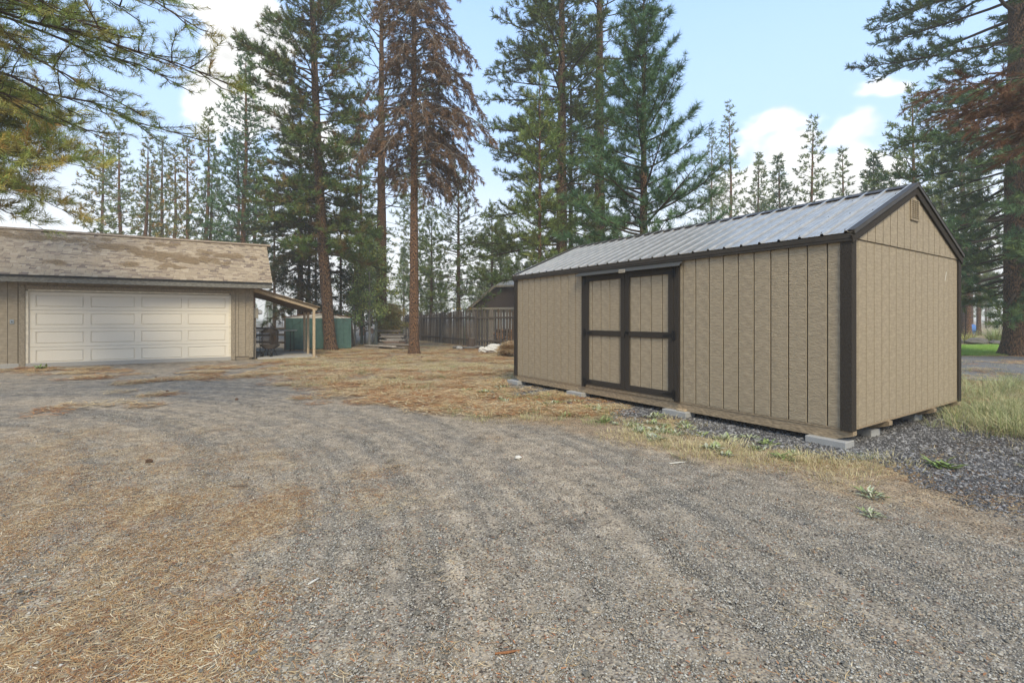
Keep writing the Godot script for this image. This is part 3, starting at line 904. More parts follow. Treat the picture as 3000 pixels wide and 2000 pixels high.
func make_shed_door(t: Node3D, z0: float, z1: float) -> void:
	var g := Geo.new()
	var y0 := 0.182
	var y1 := 2.075
	# frame
	for z in [z0 + 0.045, z1 - 0.045]:
		g = Geo.new()
		g.box(Vector3(-0.010, (y0 + y1) * 0.5, z), Vector3(0.024, y1 - y0, 0.088), Basis(), 0.003)
		part("door_jamb", g.mesh(M.trim), t)
	g = Geo.new()
	g.box(Vector3(-0.010, 2.104, (z0 + z1) * 0.5), Vector3(0.026, 0.056, z1 - z0 + 0.02), Basis(), 0.003)
	part("door_header", g.mesh(M.trim), t)
	g = Geo.new()     # the drip cap over the doors
	g.box(Vector3(-0.058, 2.112, (z0 + z1) * 0.5), Vector3(0.105, 0.008, z1 - z0 + 0.14), Basis(Vector3(0, 0, 1), 0.55), 0.002)
	g.box(Vector3(-0.102, 2.078, (z0 + z1) * 0.5), Vector3(0.008, 0.022, z1 - z0 + 0.14), Basis(), 0.002)
	part("drip_cap", g.mesh(surf(lin(0.115, 0.115, 0.108), 0.3, null, Vector3.ONE, null, 0.0, 0.5)), t)
	g = Geo.new()     # threshold board
	g.box(Vector3(0.004, 0.205, (z0 + z1) * 0.5), Vector3(0.02, 0.045, z1 - z0 - 0.18), Basis(), 0.002)
	part("threshold", g.mesh(M.skid), t)
	var mid := (z0 + z1) * 0.5 + 0.0
	for leaf in [[z0 + 0.093, mid - 0.003, -1.0], [mid + 0.003, z1 - 0.093, 1.0]]:
		var a: float = leaf[0]
		var e: float = leaf[1]
		var door := Node3D.new()
		door.name = "door_leaf"
		t.add_child(door, true)
		var lo := 0.232
		var hi := 2.066
		# boards of the leaf: grooves continue the 203 mm rhythm
		var c := [a + 0.06]
		var k := 0
		while -0.22 - k * 0.2032 > z0 - 1.0:
			var z := -0.22 - k * 0.2032 + (0.06 if leaf[2] > 0 else 0.03)
			if z > a + 0.07 and z < e - 0.07: c.append(z)
			k += 1
		c.append(e - 0.06)
		c.sort()
		g = Geo.new()
		g.box(Vector3(0.029, (lo + hi) * 0.5, (a + e) * 0.5), Vector3(0.006, hi - lo - 0.02, e - a - 0.02))
		part("backing", g.mesh(M.siding_groove), door)
		for i in c.size() - 1:
			siding_board(c[i] + 0.0065, c[i + 1] - 0.0065, lo + 0.05, hi - 0.05, true, door, M.siding, -0.006)
		for st in [a + 0.045, e - 0.045]:
			g = Geo.new()
			g.box(Vector3(-0.016, (lo + hi) * 0.5, st), Vector3(0.02, hi - lo, 0.090), Basis(), 0.003)
			part("stile", g.mesh(M.trim), door)
		for ry in [lo + 0.045, 1.108, hi - 0.045]:
			g = Geo.new()
			g.box(Vector3(-0.015, ry, (a + e) * 0.5), Vector3(0.018, 0.090, e - a - 0.181), Basis(), 0.003)
			part("rail", g.mesh(M.trim), door)
		var hz := a - 0.012 if leaf[2] < 0 else e + 0.012
		for hy in [lo + 0.05, 1.108, hi - 0.075]:
			g = Geo.new()
			g.box(Vector3(-0.028, hy, hz), Vector3(0.006, 0.135, 0.046), Basis(), 0.001)
			var s: float = -leaf[2]
			g.prism(PackedVector2Array([Vector2(hz + s * 0.02, hy - 0.032), Vector2(hz + s * 0.19, hy - 0.008), Vector2(hz + s * 0.19, hy + 0.008), Vector2(hz + s * 0.02, hy + 0.032)]), 0.0265, 0.0315, Transform3D(Basis(Vector3(0, 0, 1), Vector3.UP, Vector3(-1, 0, 0)), Vector3.ZERO))
			g.tube(PackedVector3Array([Vector3(-0.034, hy - 0.066, hz + s * 0.02), Vector3(-0.034, hy + 0.066, hz + s * 0.02)]), PackedFloat32Array([0.008, 0.008]), 8, true)
			part("hinge", g.mesh(M.iron), door)
		if leaf[2] > 0:
			g = Geo.new()
			g.tube(PackedVector3Array([Vector3(-0.026, 1.125, a + 0.05), Vector3(-0.034, 1.125, a + 0.05)]), PackedFloat32Array([0.032, 0.032]), 14, true)
			g.tube(PackedVector3Array([Vector3(-0.034, 1.125, a + 0.05), Vector3(-0.075, 1.125, a + 0.05)]), PackedFloat32Array([0.01, 0.01]), 10, true)
			g.box(Vector3(-0.08, 1.112, a + 0.05), Vector3(0.016, 0.10, 0.018), Basis(Vector3(1, 0, 0), 0.35), 0.005)
			part("handle", g.mesh(M.iron), door)
	g = Geo.new()     # the maker's plate over the doors
	g.box(Vector3(-0.110, 2.078, mid + 0.02), Vector3(0.004, 0.05, 0.13), Basis(), 0.001)
	var plate := part("name_plate", g.mesh(M.plate), t)
	g = Geo.new()
	rng.seed = 77
	for row in 2:
		var z := -0.052
		while z < 0.05:
			var w := rf(0.006, 0.012)
			g.box(Vector3(-0.1124, 2.087 - row * 0.018, mid + 0.02 + z + w * 0.5), Vector3(0.0008, 0.009 if row == 0 else 0.006, w))
			z += w + 0.004
	part("print", g.mesh(M.plate_print), plate)


# ---------------------------------------------------------------- the garage with its lean-to
func make_garage() -> void:
	var at := Vector3(-8.727, 0, -16.51)
	var turn := PI / 6.0
	var t := thing("garage", "older tan garage with a cream panelled door and brown shingle roof", "garage", at, turn)
	var left := -9.6
	var back := -5.0
	var top := 2.42
	var dx0 := -5.557
	var dx1 := -0.677
	var dh := 2.13
	var g := Geo.new()
	# wall bodies: front with the door opening, right side, back, left
	var wall := Node3D.new()
	wall.name = "wall"
	t.add_child(wall)
	g.box(Vector3((left + dx0) * 0.5, top * 0.5, -0.095), Vector3(dx0 - left, top, 0.13))
	g.box(Vector3(dx1 * 0.5 + 0.0, top * 0.5, -0.095), Vector3(-dx1 - 0.035, top, 0.13))
	g.box(Vector3((dx0 + dx1) * 0.5, (dh + top) * 0.5, -0.095), Vector3(dx1 - dx0, top - dh, 0.13))
	g.box(Vector3(-0.095, top * 0.5, back * 0.5 - 0.08), Vector3(0.13, top, -back - 0.16))
	g.box(Vector3(left * 0.5, top * 0.5, back), Vector3(-left, top, 0.14))
	g.box(Vector3(left + 0.07, top * 0.5, back * 0.5 - 0.05), Vector3(0.13, top, -back - 0.2))
	g.prism(PackedVector2Array([Vector2(-0.02, top), Vector2(-back, top), Vector2(2.5, 3.9)]), -0.14, -0.02, Transform3D(Basis(Vector3(0, 0, -1), Vector3.UP, Vector3(1, 0, 0)), Vector3.ZERO))
	part("core", g.mesh(M.g_groove), wall)
	var x := 0.0
	while x > left:
		var a := x - 0.206
		var e := x - 0.006
		x -= 0.206
		if e <= dx0 - 0.20 or a >= dx1 + 0.17:
			siding_board(a + 0.003, e, 0.10, top, false, wall, M.g_siding)
		elif a > dx0 - 0.20 and e < dx1 + 0.17:
			siding_board(a + 0.003, e, dh + 0.17, top, false, wall, M.g_siding)
		else:
			var sp := dx0 - 0.20 if absf(a - dx0) < 0.5 else dx1 + 0.17
			siding_board(a + 0.003, sp - 0.002, 0.10 if sp < -3.0 else dh + 0.17, top, false, wall, M.g_siding)
			siding_board(sp + 0.002, e, dh + 0.17 if sp < -3.0 else 0.10, top, false, wall, M.g_siding)
	var z := -0.01
	while z > back:
		g = Geo.new()
		var h := top + minf(-z, z - back) * 0.56
		g.box(Vector3(-0.006, 0.05 + h * 0.5, z - 0.1), Vector3(0.012, h - 0.1, 0.2), Basis(), 0.0025)
		part("siding_board", g.mesh(M.g_siding), wall)
		z -= 0.206
	g = Geo.new()
	g.box(Vector3(left * 0.5 - 0.3, 0.03, back * 0.5), Vector3(-left - 0.65, 0.16, -back + 0.02), Basis(), 0.01)
	part("foundation", g.mesh(M.concrete), t)
	# corner board and the casing round the door
	g = Geo.new()
	g.box(Vector3(-0.055, 1.24, 0.012), Vector3(0.115, 2.36, 0.022), Basis(), 0.003)
	g.box(Vector3(0.014, 1.24, -0.045), Vector3(0.022, 2.36, 0.135), Basis(), 0.003)
	part("corner_board", g.mesh(M.g_trim), t)
	g = Geo.new()
	for e in [[dx0 - 0.125, 0.13], [dx1 + 0.105, 0.12]]:
		g.box(Vector3(e[0], (dh + 0.16) * 0.5, 0.014), Vector3(e[1], dh + 0.16, 0.026), Basis(), 0.003)
	g.box(Vector3((dx0 + dx1) * 0.5, dh + 0.105, 0.0145), Vector3(dx1 - dx0 + 0.095, 0.11, 0.024), Basis(), 0.003)
	part("door_casing", g.mesh(M.g_trim), t)
	g = Geo.new()
	for e in [[dx0 - 0.028, 0.064], [dx1 + 0.022, 0.046]]:
		g.box(Vector3(e[0], dh * 0.5, -0.035), Vector3(e[1], dh, 0.075), Basis(), 0.003)
	g.box(Vector3((dx0 + dx1) * 0.5, dh + 0.025, -0.035), Vector3(dx1 - dx0 - 0.0, 0.05, 0.075), Basis(), 0.003)
	part("door_stop", g.mesh(M.g_jamb), t)
	# the sectional door: four sections of four raised panels
	var door := Node3D.new()
	door.name = "garage_door"
	t.add_child(door)
	for row in 4:
		var y0 := 0.03 + row * 0.522
		g = Geo.new()
		var pw := 1.04
		var ph := 0.335
		var px := []
		for q in 4: px.append(dx0 + 0.09 + q * 1.1967 + 0.055)
		# stiles, rails and recessed, then raised panels
		var zf := -0.06
		g.box(Vector3((dx0 + dx1) * 0.5, y0 + 0.261, zf - 0.02), Vector3(dx1 - dx0, 0.517, 0.02))
		var ym0 := y0 + 0.092
		var ym1 := ym0 + ph
		g.box(Vector3((dx0 + dx1) * 0.5, (y0 + 0.0025 + ym0) * 0.5, zf), Vector3(dx1 - dx0, ym0 - y0 - 0.0025, 0.022), Basis(), 0.004)
		g.box(Vector3((dx0 + dx1) * 0.5, (y0 + 0.519 + ym1) * 0.5, zf), Vector3(dx1 - dx0, y0 + 0.519 - ym1, 0.022), Basis(), 0.004)
		var lastx := dx0
		for q in 5:
			var nx: float = px[q] if q < 4 else dx1
			g.box(Vector3((lastx + nx) * 0.5, (ym0 + ym1) * 0.5, zf), Vector3(nx - lastx, ph - 0.001, 0.0215), Basis(), 0.004)
			if q < 4: lastx = px[q] + pw
		var section := part("door_section", g.mesh(M.g_door), door)
		for q in 4:
			g = Geo.new()
			var cx: float = px[q] + pw * 0.5
			var cy := (ym0 + ym1) * 0.5
			var w := pw * 0.5 - 0.032
			var h := ph * 0.5 - 0.030
			# bevelled raised field
			var zi := zf + 0.007
			var zo := zf - 0.008
			var i := [Vector3(cx - w, cy - h, zi), Vector3(cx + w, cy - h, zi), Vector3(cx + w, cy + h, zi), Vector3(cx - w, cy + h, zi)]
			var o := [Vector3(cx - w - 0.02, cy - h - 0.018, zo), Vector3(cx + w + 0.02, cy - h - 0.018, zo), Vector3(cx + w + 0.02, cy + h + 0.018, zo), Vector3(cx - w - 0.02, cy + h + 0.018, zo)]
			g.quad(i[0], i[1], i[2], i[3], Vector3.BACK)
			for k in 4: g.quad(i[k], i[(k + 1) % 4], o[(k + 1) % 4], o[k], Vector3.BACK)
			part("panel", g.mesh(M.g_door), section)
	g = Geo.new()
	g.box(Vector3((dx0 + dx1) * 0.5, 0.012, -0.065), Vector3(dx1 - dx0, 0.03, 0.03), Basis(), 0.006)
	part("bottom_seal", g.mesh(M.black), door)
	# light switch plate by the door
	g = Geo.new()
	g.box(Vector3(dx0 - 0.33, 1.27, 0.008), Vector3(0.085, 0.115, 0.014), Basis(), 0.003)
	var plate := part("switch_plate", g.mesh(surf(lin(0.33, 0.36, 0.38), 0.35, null, Vector3.ONE, null, 0.0, 0.6)), t)
	g = Geo.new()
	g.tube(PackedVector3Array([Vector3(dx0 - 0.33, 1.27, 0.014), Vector3(dx0 - 0.33, 1.27, 0.024)]), PackedFloat32Array([0.016, 0.016]), 10, true)
	part("key_switch", g.mesh(M.iron), plate)
	make_garage_roof(t, left, back)
	make_lean_to(t)

func make_garage_roof(t: Node3D, left: float, back: float) -> void:
	var roof := Node3D.new()
	roof.name = "roof"
	t.add_child(roof)
	var right := 0.55
	var lft := left - 0.4
	var foot := Vector3(0, 2.545, 0.5)
	var dir := Vector3(0, 1.62, -3.0).normalized()
	var nrm := Vector3(0, 3.0, 1.62).normalized()
	var g := Geo.new()
	# decking of both slopes
	for s in [0, 1]:
		var f := foot if s == 0 else Vector3(0, 2.545, back - 0.5)
		var d := dir if s == 0 else Vector3(0, dir.y, -dir.z)
		var nn := nrm if s == 0 else Vector3(0, nrm.y, -nrm.z)
		g.box(f + d * 1.70 - nn * 0.035 + Vector3((right + lft) * 0.5, 0, 0), Vector3(right - lft, 0.03, 3.40), Basis(Vector3.RIGHT, nn, Vector3.RIGHT.cross(nn)))
	part("decking", g.mesh(M.g_groove), roof)
	g = Geo.new()
	for zz in [0.5, back - 0.5]:
		g.box(Vector3((right + lft) * 0.5, 2.44, zz - 0.025 * signf(zz)), Vector3(right - lft, 0.175, 0.035), Basis(), 0.004)
	part("fascia", g.mesh(M.g_fascia), roof)
	g = Geo.new()
	g.box(Vector3((right + lft) * 0.5, 2.527, 0.507), Vector3(right - lft + 0.01, 0.045, 0.03), Basis(), 0.003)
	part("drip_edge", g.mesh(M.drip), roof)
	g = Geo.new()
	g.box(Vector3((right + lft) * 0.5, 2.385, 0.23), Vector3(right - lft - 0.05, 0.015, 0.46))
	part("soffit", g.mesh(M.g_trim), roof)
	for e in [[1, 0], [1, 1]]:
		g = Geo.new()
		var z0 := 0.48 if e[1] == 0 else back - 0.48
		g.beam(Vector3(right - 0.02, 2.44, z0), Vector3(right - 0.02, 4.06, -2.5), 0.15, 0.035, Vector3.UP, 0.003)
		part("rake_board", g.mesh(M.g_fascia), roof)
	# shingles, course by course from the eave
	rng.seed = 900
	var widths := [0.09, 0.13, 0.18, 0.23]
	var shared := {}
	var mix := Geo.new()
	mix.colored = true
	var singles := 0
	var b := Basis(Vector3.RIGHT, nrm, Vector3.RIGHT.cross(nrm)) * Basis(Vector3.RIGHT, 0.035)
	for row in 33:
		var x := lft + rf(0.0, 0.2)
		var along := row * 0.1045 + 0.055
		while x < right:
			var wi := rng.randi() % 4
			var w: float = minf(widths[wi], right - x + 0.02)
			var tone: int = [0, 0, 1, 4, 2, 3, 3, 4, 5, 1][rng.randi() % 10]
			var up := 0.004 + (0.005 if tone < 3 else 0.0)
			var p := foot + dir * (along + 0.02) + nrm * up + Vector3(x + w * 0.5, 0, 0)
			if row < 8 and x > -7.3 and singles < 300 and w == widths[wi]:
				var key: int = wi * 10 + tone
				if not shared.has(key):
					var one := Geo.new()
					one.box(Vector3.ZERO, Vector3(w - 0.006, 0.017, 0.150))
					shared[key] = one.mesh(M.shingles[tone])
				part("shingle", shared[key], roof, p, b)
				singles += 1
			else:
				mix.col = M.shingles[tone].albedo_color.srgb_to_linear() * rf(0.9, 1.1)
				mix.box(p, Vector3(w - 0.006, 0.017, 0.150), b)
			x += w
	var rest := part("shingle_courses", mix.mesh(M.shingle_mix), roof)
	rest.set_meta("kind", "stuff")
	g = Geo.new()
	var cx := lft
	while cx < right:
		for s in [-1.0, 1.0]:
			g.box(Vector3(cx + 0.15, 4.178, -2.5 + s * 0.075), Vector3(0.31, 0.012, 0.17), Basis(Vector3.RIGHT, s * 0.494) * Basis(Vector3(0, 0, 1), 0.03))
		cx += 0.2
	part("ridge_shingles", g.mesh(M.shingles[2]), roof)
	# drifts of needles that lie on the roof
	var drift := thing("roof_needles", "brown drifts of pine needles lying on the garage roof", "needles")
	drift.set_meta("kind", "stuff")
	var m := needle_patch(160, 0.06, 0.16, 0.006, 0.05, 0.35, [Color(0.36, 0.26, 0.15), Color(0.30, 0.21, 0.12), Color(0.43, 0.32, 0.19), Color(0.25, 0.165, 0.095)], 131)
	rng.seed = 132
	var buf := PackedFloat32Array()
	var tt := t.transform
	for s in [[-5.6, 2.75, 1.3, 0.22, 46], [-3.9, 2.35, 0.9, 0.22, 34], [-2.7, 1.95, 0.85, 0.22, 36], [-1.6, 1.6, 1.0, 0.22, 40], [-0.9, 2.15, 0.8, 0.16, 26], [-2.6, 2.85, 0.5, 0.1, 8], [-5.1, 0.95, 0.3, 0.14, 7], [-3.3, 1.0, 0.25, 0.12, 6], [-2.2, 1.0, 0.45, 0.1, 9], [-6.7, 2.9, 0.7, 0.2, 14], [-4.2, 2.95, 0.3, 0.06, 5]]:
		for k in s[4]:
			var o: Vector3 = foot + dir * (s[1] + rng.randfn() * s[3] * 0.6) + nrm * 0.012 + Vector3(s[0] + rng.randfn() * s[2] * 0.5, 0, 0)
			if o.x > right - 0.2: continue
			push(buf, tt.basis * Basis(Vector3.RIGHT, nrm, Vector3.RIGHT.cross(nrm)) * Basis(Vector3.UP, rf(-0.5, 0.5)) * rf(0.45, 0.8), tt * o)
	copies("drift", m, buf, false, drift)

func make_lean_to(t: Node3D) -> void:
	var g := Geo.new()
	var lean := Node3D.new()
	lean.name = "lean_to"
	t.add_child(lean)
	var x0 := 0.035
	var x1 := 2.05
	var y0 := 2.33
	var y1 := 1.70
	var slope := Vector3(x1 - x0, y1 - y0, 0).normalized()
	for z in [-0.04, -1.2, -2.4, -3.5]:
		g = Geo.new()
		g.beam(Vector3(x0, y0, z), Vector3(x1, y1, z), 0.115, 0.038, Vector3.UP, 0.003)
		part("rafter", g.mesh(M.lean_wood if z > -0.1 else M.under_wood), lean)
	g = Geo.new()
	for k in 10:
		var u := 0.1 + k * 0.205
		var c := Vector3(x0, y0 + 0.072, 0) + slope * u
		g.box(c + Vector3(0, 0, -1.78), Vector3(0.19, 0.02, 3.62), Basis(Vector3(0, 0, 1), atan2(slope.y, slope.x)), 0.002)
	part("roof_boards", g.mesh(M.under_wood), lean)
	g = Geo.new()
	g.box((Vector3(x0, y0, 0) + Vector3(x1, y1, 0)) * 0.5 + Vector3(0.03, 0.09, -1.78), Vector3(2.22, 0.012, 3.72), Basis(Vector3(0, 0, 1), atan2(slope.y, slope.x)), 0.002)
	part("roof_sheet", g.mesh(M.lean_wood), lean)
	for z in [-0.04, -1.5, -2.5]:
		g = Geo.new()
		g.box(Vector3(1.93, 0.84, z - 0.005 if z < -0.1 else z + 0.04), Vector3(0.085, 1.70, 0.085), Basis(), 0.004)
		part("post", g.mesh(M.lean_wood), lean)
	g = Geo.new()
	g.box(Vector3(1.93, 1.66, -1.7), Vector3(0.05, 0.10, 3.2), Basis(), 0.003)
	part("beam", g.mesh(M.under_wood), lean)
	# meter box and its pipe on the garage's side
	var box := Node3D.new()
	box.name = "meter_box"
	t.add_child(box)
	g = Geo.new()
	g.box(Vector3(0.10, 1.55, -0.28), Vector3(0.15, 0.36, 0.26), Basis(), 0.01)
	part("box", g.mesh(M.meter), box)
	g = Geo.new()
	g.tube(PackedVector3Array([Vector3(0.17, 1.58, -0.28), Vector3(0.22, 1.58, -0.28), Vector3(0.29, 1.58, -0.28), Vector3(0.31, 1.58, -0.28)]), PackedFloat32Array([0.085, 0.085, 0.07, 0.03]), 16, true)
	part("meter", g.mesh(M.meter_glass), box)
	g = Geo.new()
	g.tube(PackedVector3Array([Vector3(0.075, 1.38, -0.22), Vector3(0.075, 0.0, -0.22)]), PackedFloat32Array([0.035, 0.035]), 12, true)
	g.tube(PackedVector3Array([Vector3(0.075, 1.39, -0.22), Vector3(0.075, 1.34, -0.22)]), PackedFloat32Array([0.045, 0.045]), 12, true)
	part("pipe", g.mesh(M.g_trim), box)
	# paving slab under the lean-to
	g = Geo.new()
	g.box(Vector3(1.1, -0.01, -1.7), Vector3(1.9, 0.06, 3.4), Basis(), 0.01)
	part("slab", g.mesh(M.concrete), lean)


# ---------------------------------------------------------------- things in the yard
func W(x: float, d: float, y := 0.0) -> Vector3:
	return Vector3(x, y, -d)

func lump(r: Vector3, rough: float, sd: int, seg := 10, rings := 7) -> Geo:     # an uneven rounded stone or sack standing on y = 0
	var g := Geo.new()
	var n := FastNoiseLite.new()
	n.seed = sd
	n.frequency = 1.0
	var p := []
	for i in rings + 1:
		for k in seg:
			var a := TAU * k / seg
			var e := PI * i / rings - PI * 0.5
			var d := Vector3(cos(e) * cos(a), sin(e), cos(e) * sin(a))
			var q := d * (1.0 + rough * n.get_noise_3dv(d * 1.7)) * r
			q.y = maxf(q.y + r.y * 0.8, 0.0)
			p.append(q)
	for i in rings:
		for k in seg:
			var k2 := (k + 1) % seg
			var c := Vector3(0, r.y * 0.8, 0)
			g.quad(p[i * seg + k], p[i * seg + k2], p[(i + 1) * seg + k2], p[(i + 1) * seg + k], (p[i * seg + k] + p[(i + 1) * seg + k2]) * 0.5 - c)
	return g

func make_fire_pit() -> void:
	var t := thing("fire_pit", "dark domed fire pit on a wheeled stand beside the garage", "fire pit", W(-8.66, 17.55))
	var g := Geo.new()
	g.tube(PackedVector3Array([Vector3(0, 0.86, 0), Vector3(0, 0.88, 0), Vector3(0, 0.95, 0), Vector3(0, 1.0, 0), Vector3(0, 1.03, 0), Vector3(0, 1.04, 0)]), PackedFloat32Array([0.31, 0.31, 0.25, 0.16, 0.06, 0.005]), 24, true)
	part("lid", g.mesh(M.burnt), t)
	g = Geo.new()
	g.tube(PackedVector3Array([Vector3(-0.05, 1.03, 0), Vector3(-0.05, 1.075, 0), Vector3(0.05, 1.075, 0), Vector3(0.05, 1.03, 0)]), PackedFloat32Array([0.008, 0.008, 0.008, 0.008]), 6, true)
	part("lid_handle", g.mesh(M.burnt), t)
	g = Geo.new()
	for k in 28:
		var a := TAU * k / 28.0
		var b := TAU * (k + 7) / 28.0
		g.tube(PackedVector3Array([Vector3(cos(a) * 0.28, 0.42, sin(a) * 0.28), Vector3(cos((a + b) * 0.5) * 0.285, 0.64, sin((a + b) * 0.5) * 0.285), Vector3(cos(b) * 0.28, 0.86, sin(b) * 0.28)]), PackedFloat32Array([0.004, 0.004, 0.004]), 4)
		b = TAU * (k - 7) / 28.0
		g.tube(PackedVector3Array([Vector3(cos(a) * 0.28, 0.42, sin(a) * 0.28), Vector3(cos((a + b) * 0.5) * 0.285, 0.64, sin((a + b) * 0.5) * 0.285), Vector3(cos(b) * 0.28, 0.86, sin(b) * 0.28)]), PackedFloat32Array([0.004, 0.004, 0.004]), 4)
	part("mesh_screen", g.mesh(M.mesh_rust), t)
	g = Geo.new()
	for k in 6:
		var a := TAU * k / 6.0
		g.tube(PackedVector3Array([Vector3(cos(a) * 0.29, 0.40, sin(a) * 0.29), Vector3(cos(a) * 0.29, 0.88, sin(a) * 0.29)]), PackedFloat32Array([0.012, 0.012]), 6, true)
	part("frame", g.mesh(M.burnt), t)
	g = Geo.new()
	g.tube(PackedVector3Array([Vector3(0, 0.44, 0), Vector3(0, 0.42, 0), Vector3(0, 0.36, 0), Vector3(0, 0.29, 0), Vector3(0, 0.27, 0)]), PackedFloat32Array([0.33, 0.33, 0.28, 0.16, 0.01]), 24, true)
	part("bowl", g.mesh(M.burnt), t)
	for k in 4:
		var a := TAU * (k + 0.5) / 4.0
		g = Geo.new()
		g.tube(PackedVector3Array([Vector3(cos(a) * 0.12, 0.34, sin(a) * 0.12), Vector3(cos(a) * 0.26, 0.0, sin(a) * 0.26)]), PackedFloat32Array([0.014, 0.014]), 6, true)
		part("leg", g.mesh(M.burnt), t)
	for s in [-0.16, 0.16]:
		g = Geo.new()
		g.tube(PackedVector3Array([Vector3(s - 0.02, 0.085, 0.24), Vector3(s + 0.02, 0.085, 0.24)]), PackedFloat32Array([0.085, 0.085]), 18, true)
		part("wheel", g.mesh(M.tyre), t)

func make_rail_fence() -> void:
	var t := thing("rail_fence", "dark split rail fence behind the fire pit", "fence", W(-12.6, 22.5))
	var g := Geo.new()
	for s in [0.0, 1.6, 3.2]:
		g = Geo.new()
		g.box(Vector3(s, 0.52, 0), Vector3(0.12, 1.06, 0.12), Basis(Vector3.UP, s), 0.01)
		part("post", g.mesh(M.rail_wood), t)
	for y in [0.30, 0.62, 0.92]:
		for s in [0.0, 1.6]:
			g = Geo.new()
			g.beam(Vector3(s - 0.05, y + 0.03 * sin(s + y * 9.0), 0.08), Vector3(s + 1.65, y, 0.08), 0.10, 0.05, Vector3.UP, 0.01)
			part("rail", g.mesh(M.rail_wood), t)
	t = thing("folding_table", "white topped folding table standing behind the fire pit", "table", W(-9.95, 20.6), 0.15)
	g = Geo.new()
	g.box(Vector3(0, 0.87, 0), Vector3(1.6, 0.045, 0.65), Basis(), 0.012)
	part("table_top", g.mesh(M.tabletop), t)
	for x in [-0.68, 0.68]:
		for z in [-0.25, 0.25]:
			g = Geo.new()
			g.tube(PackedVector3Array([Vector3(x, 0.86, z), Vector3(x, 0.0, z * 1.1)]), PackedFloat32Array([0.016, 0.016]), 8, true)
			part("leg", g.mesh(M.iron), t)

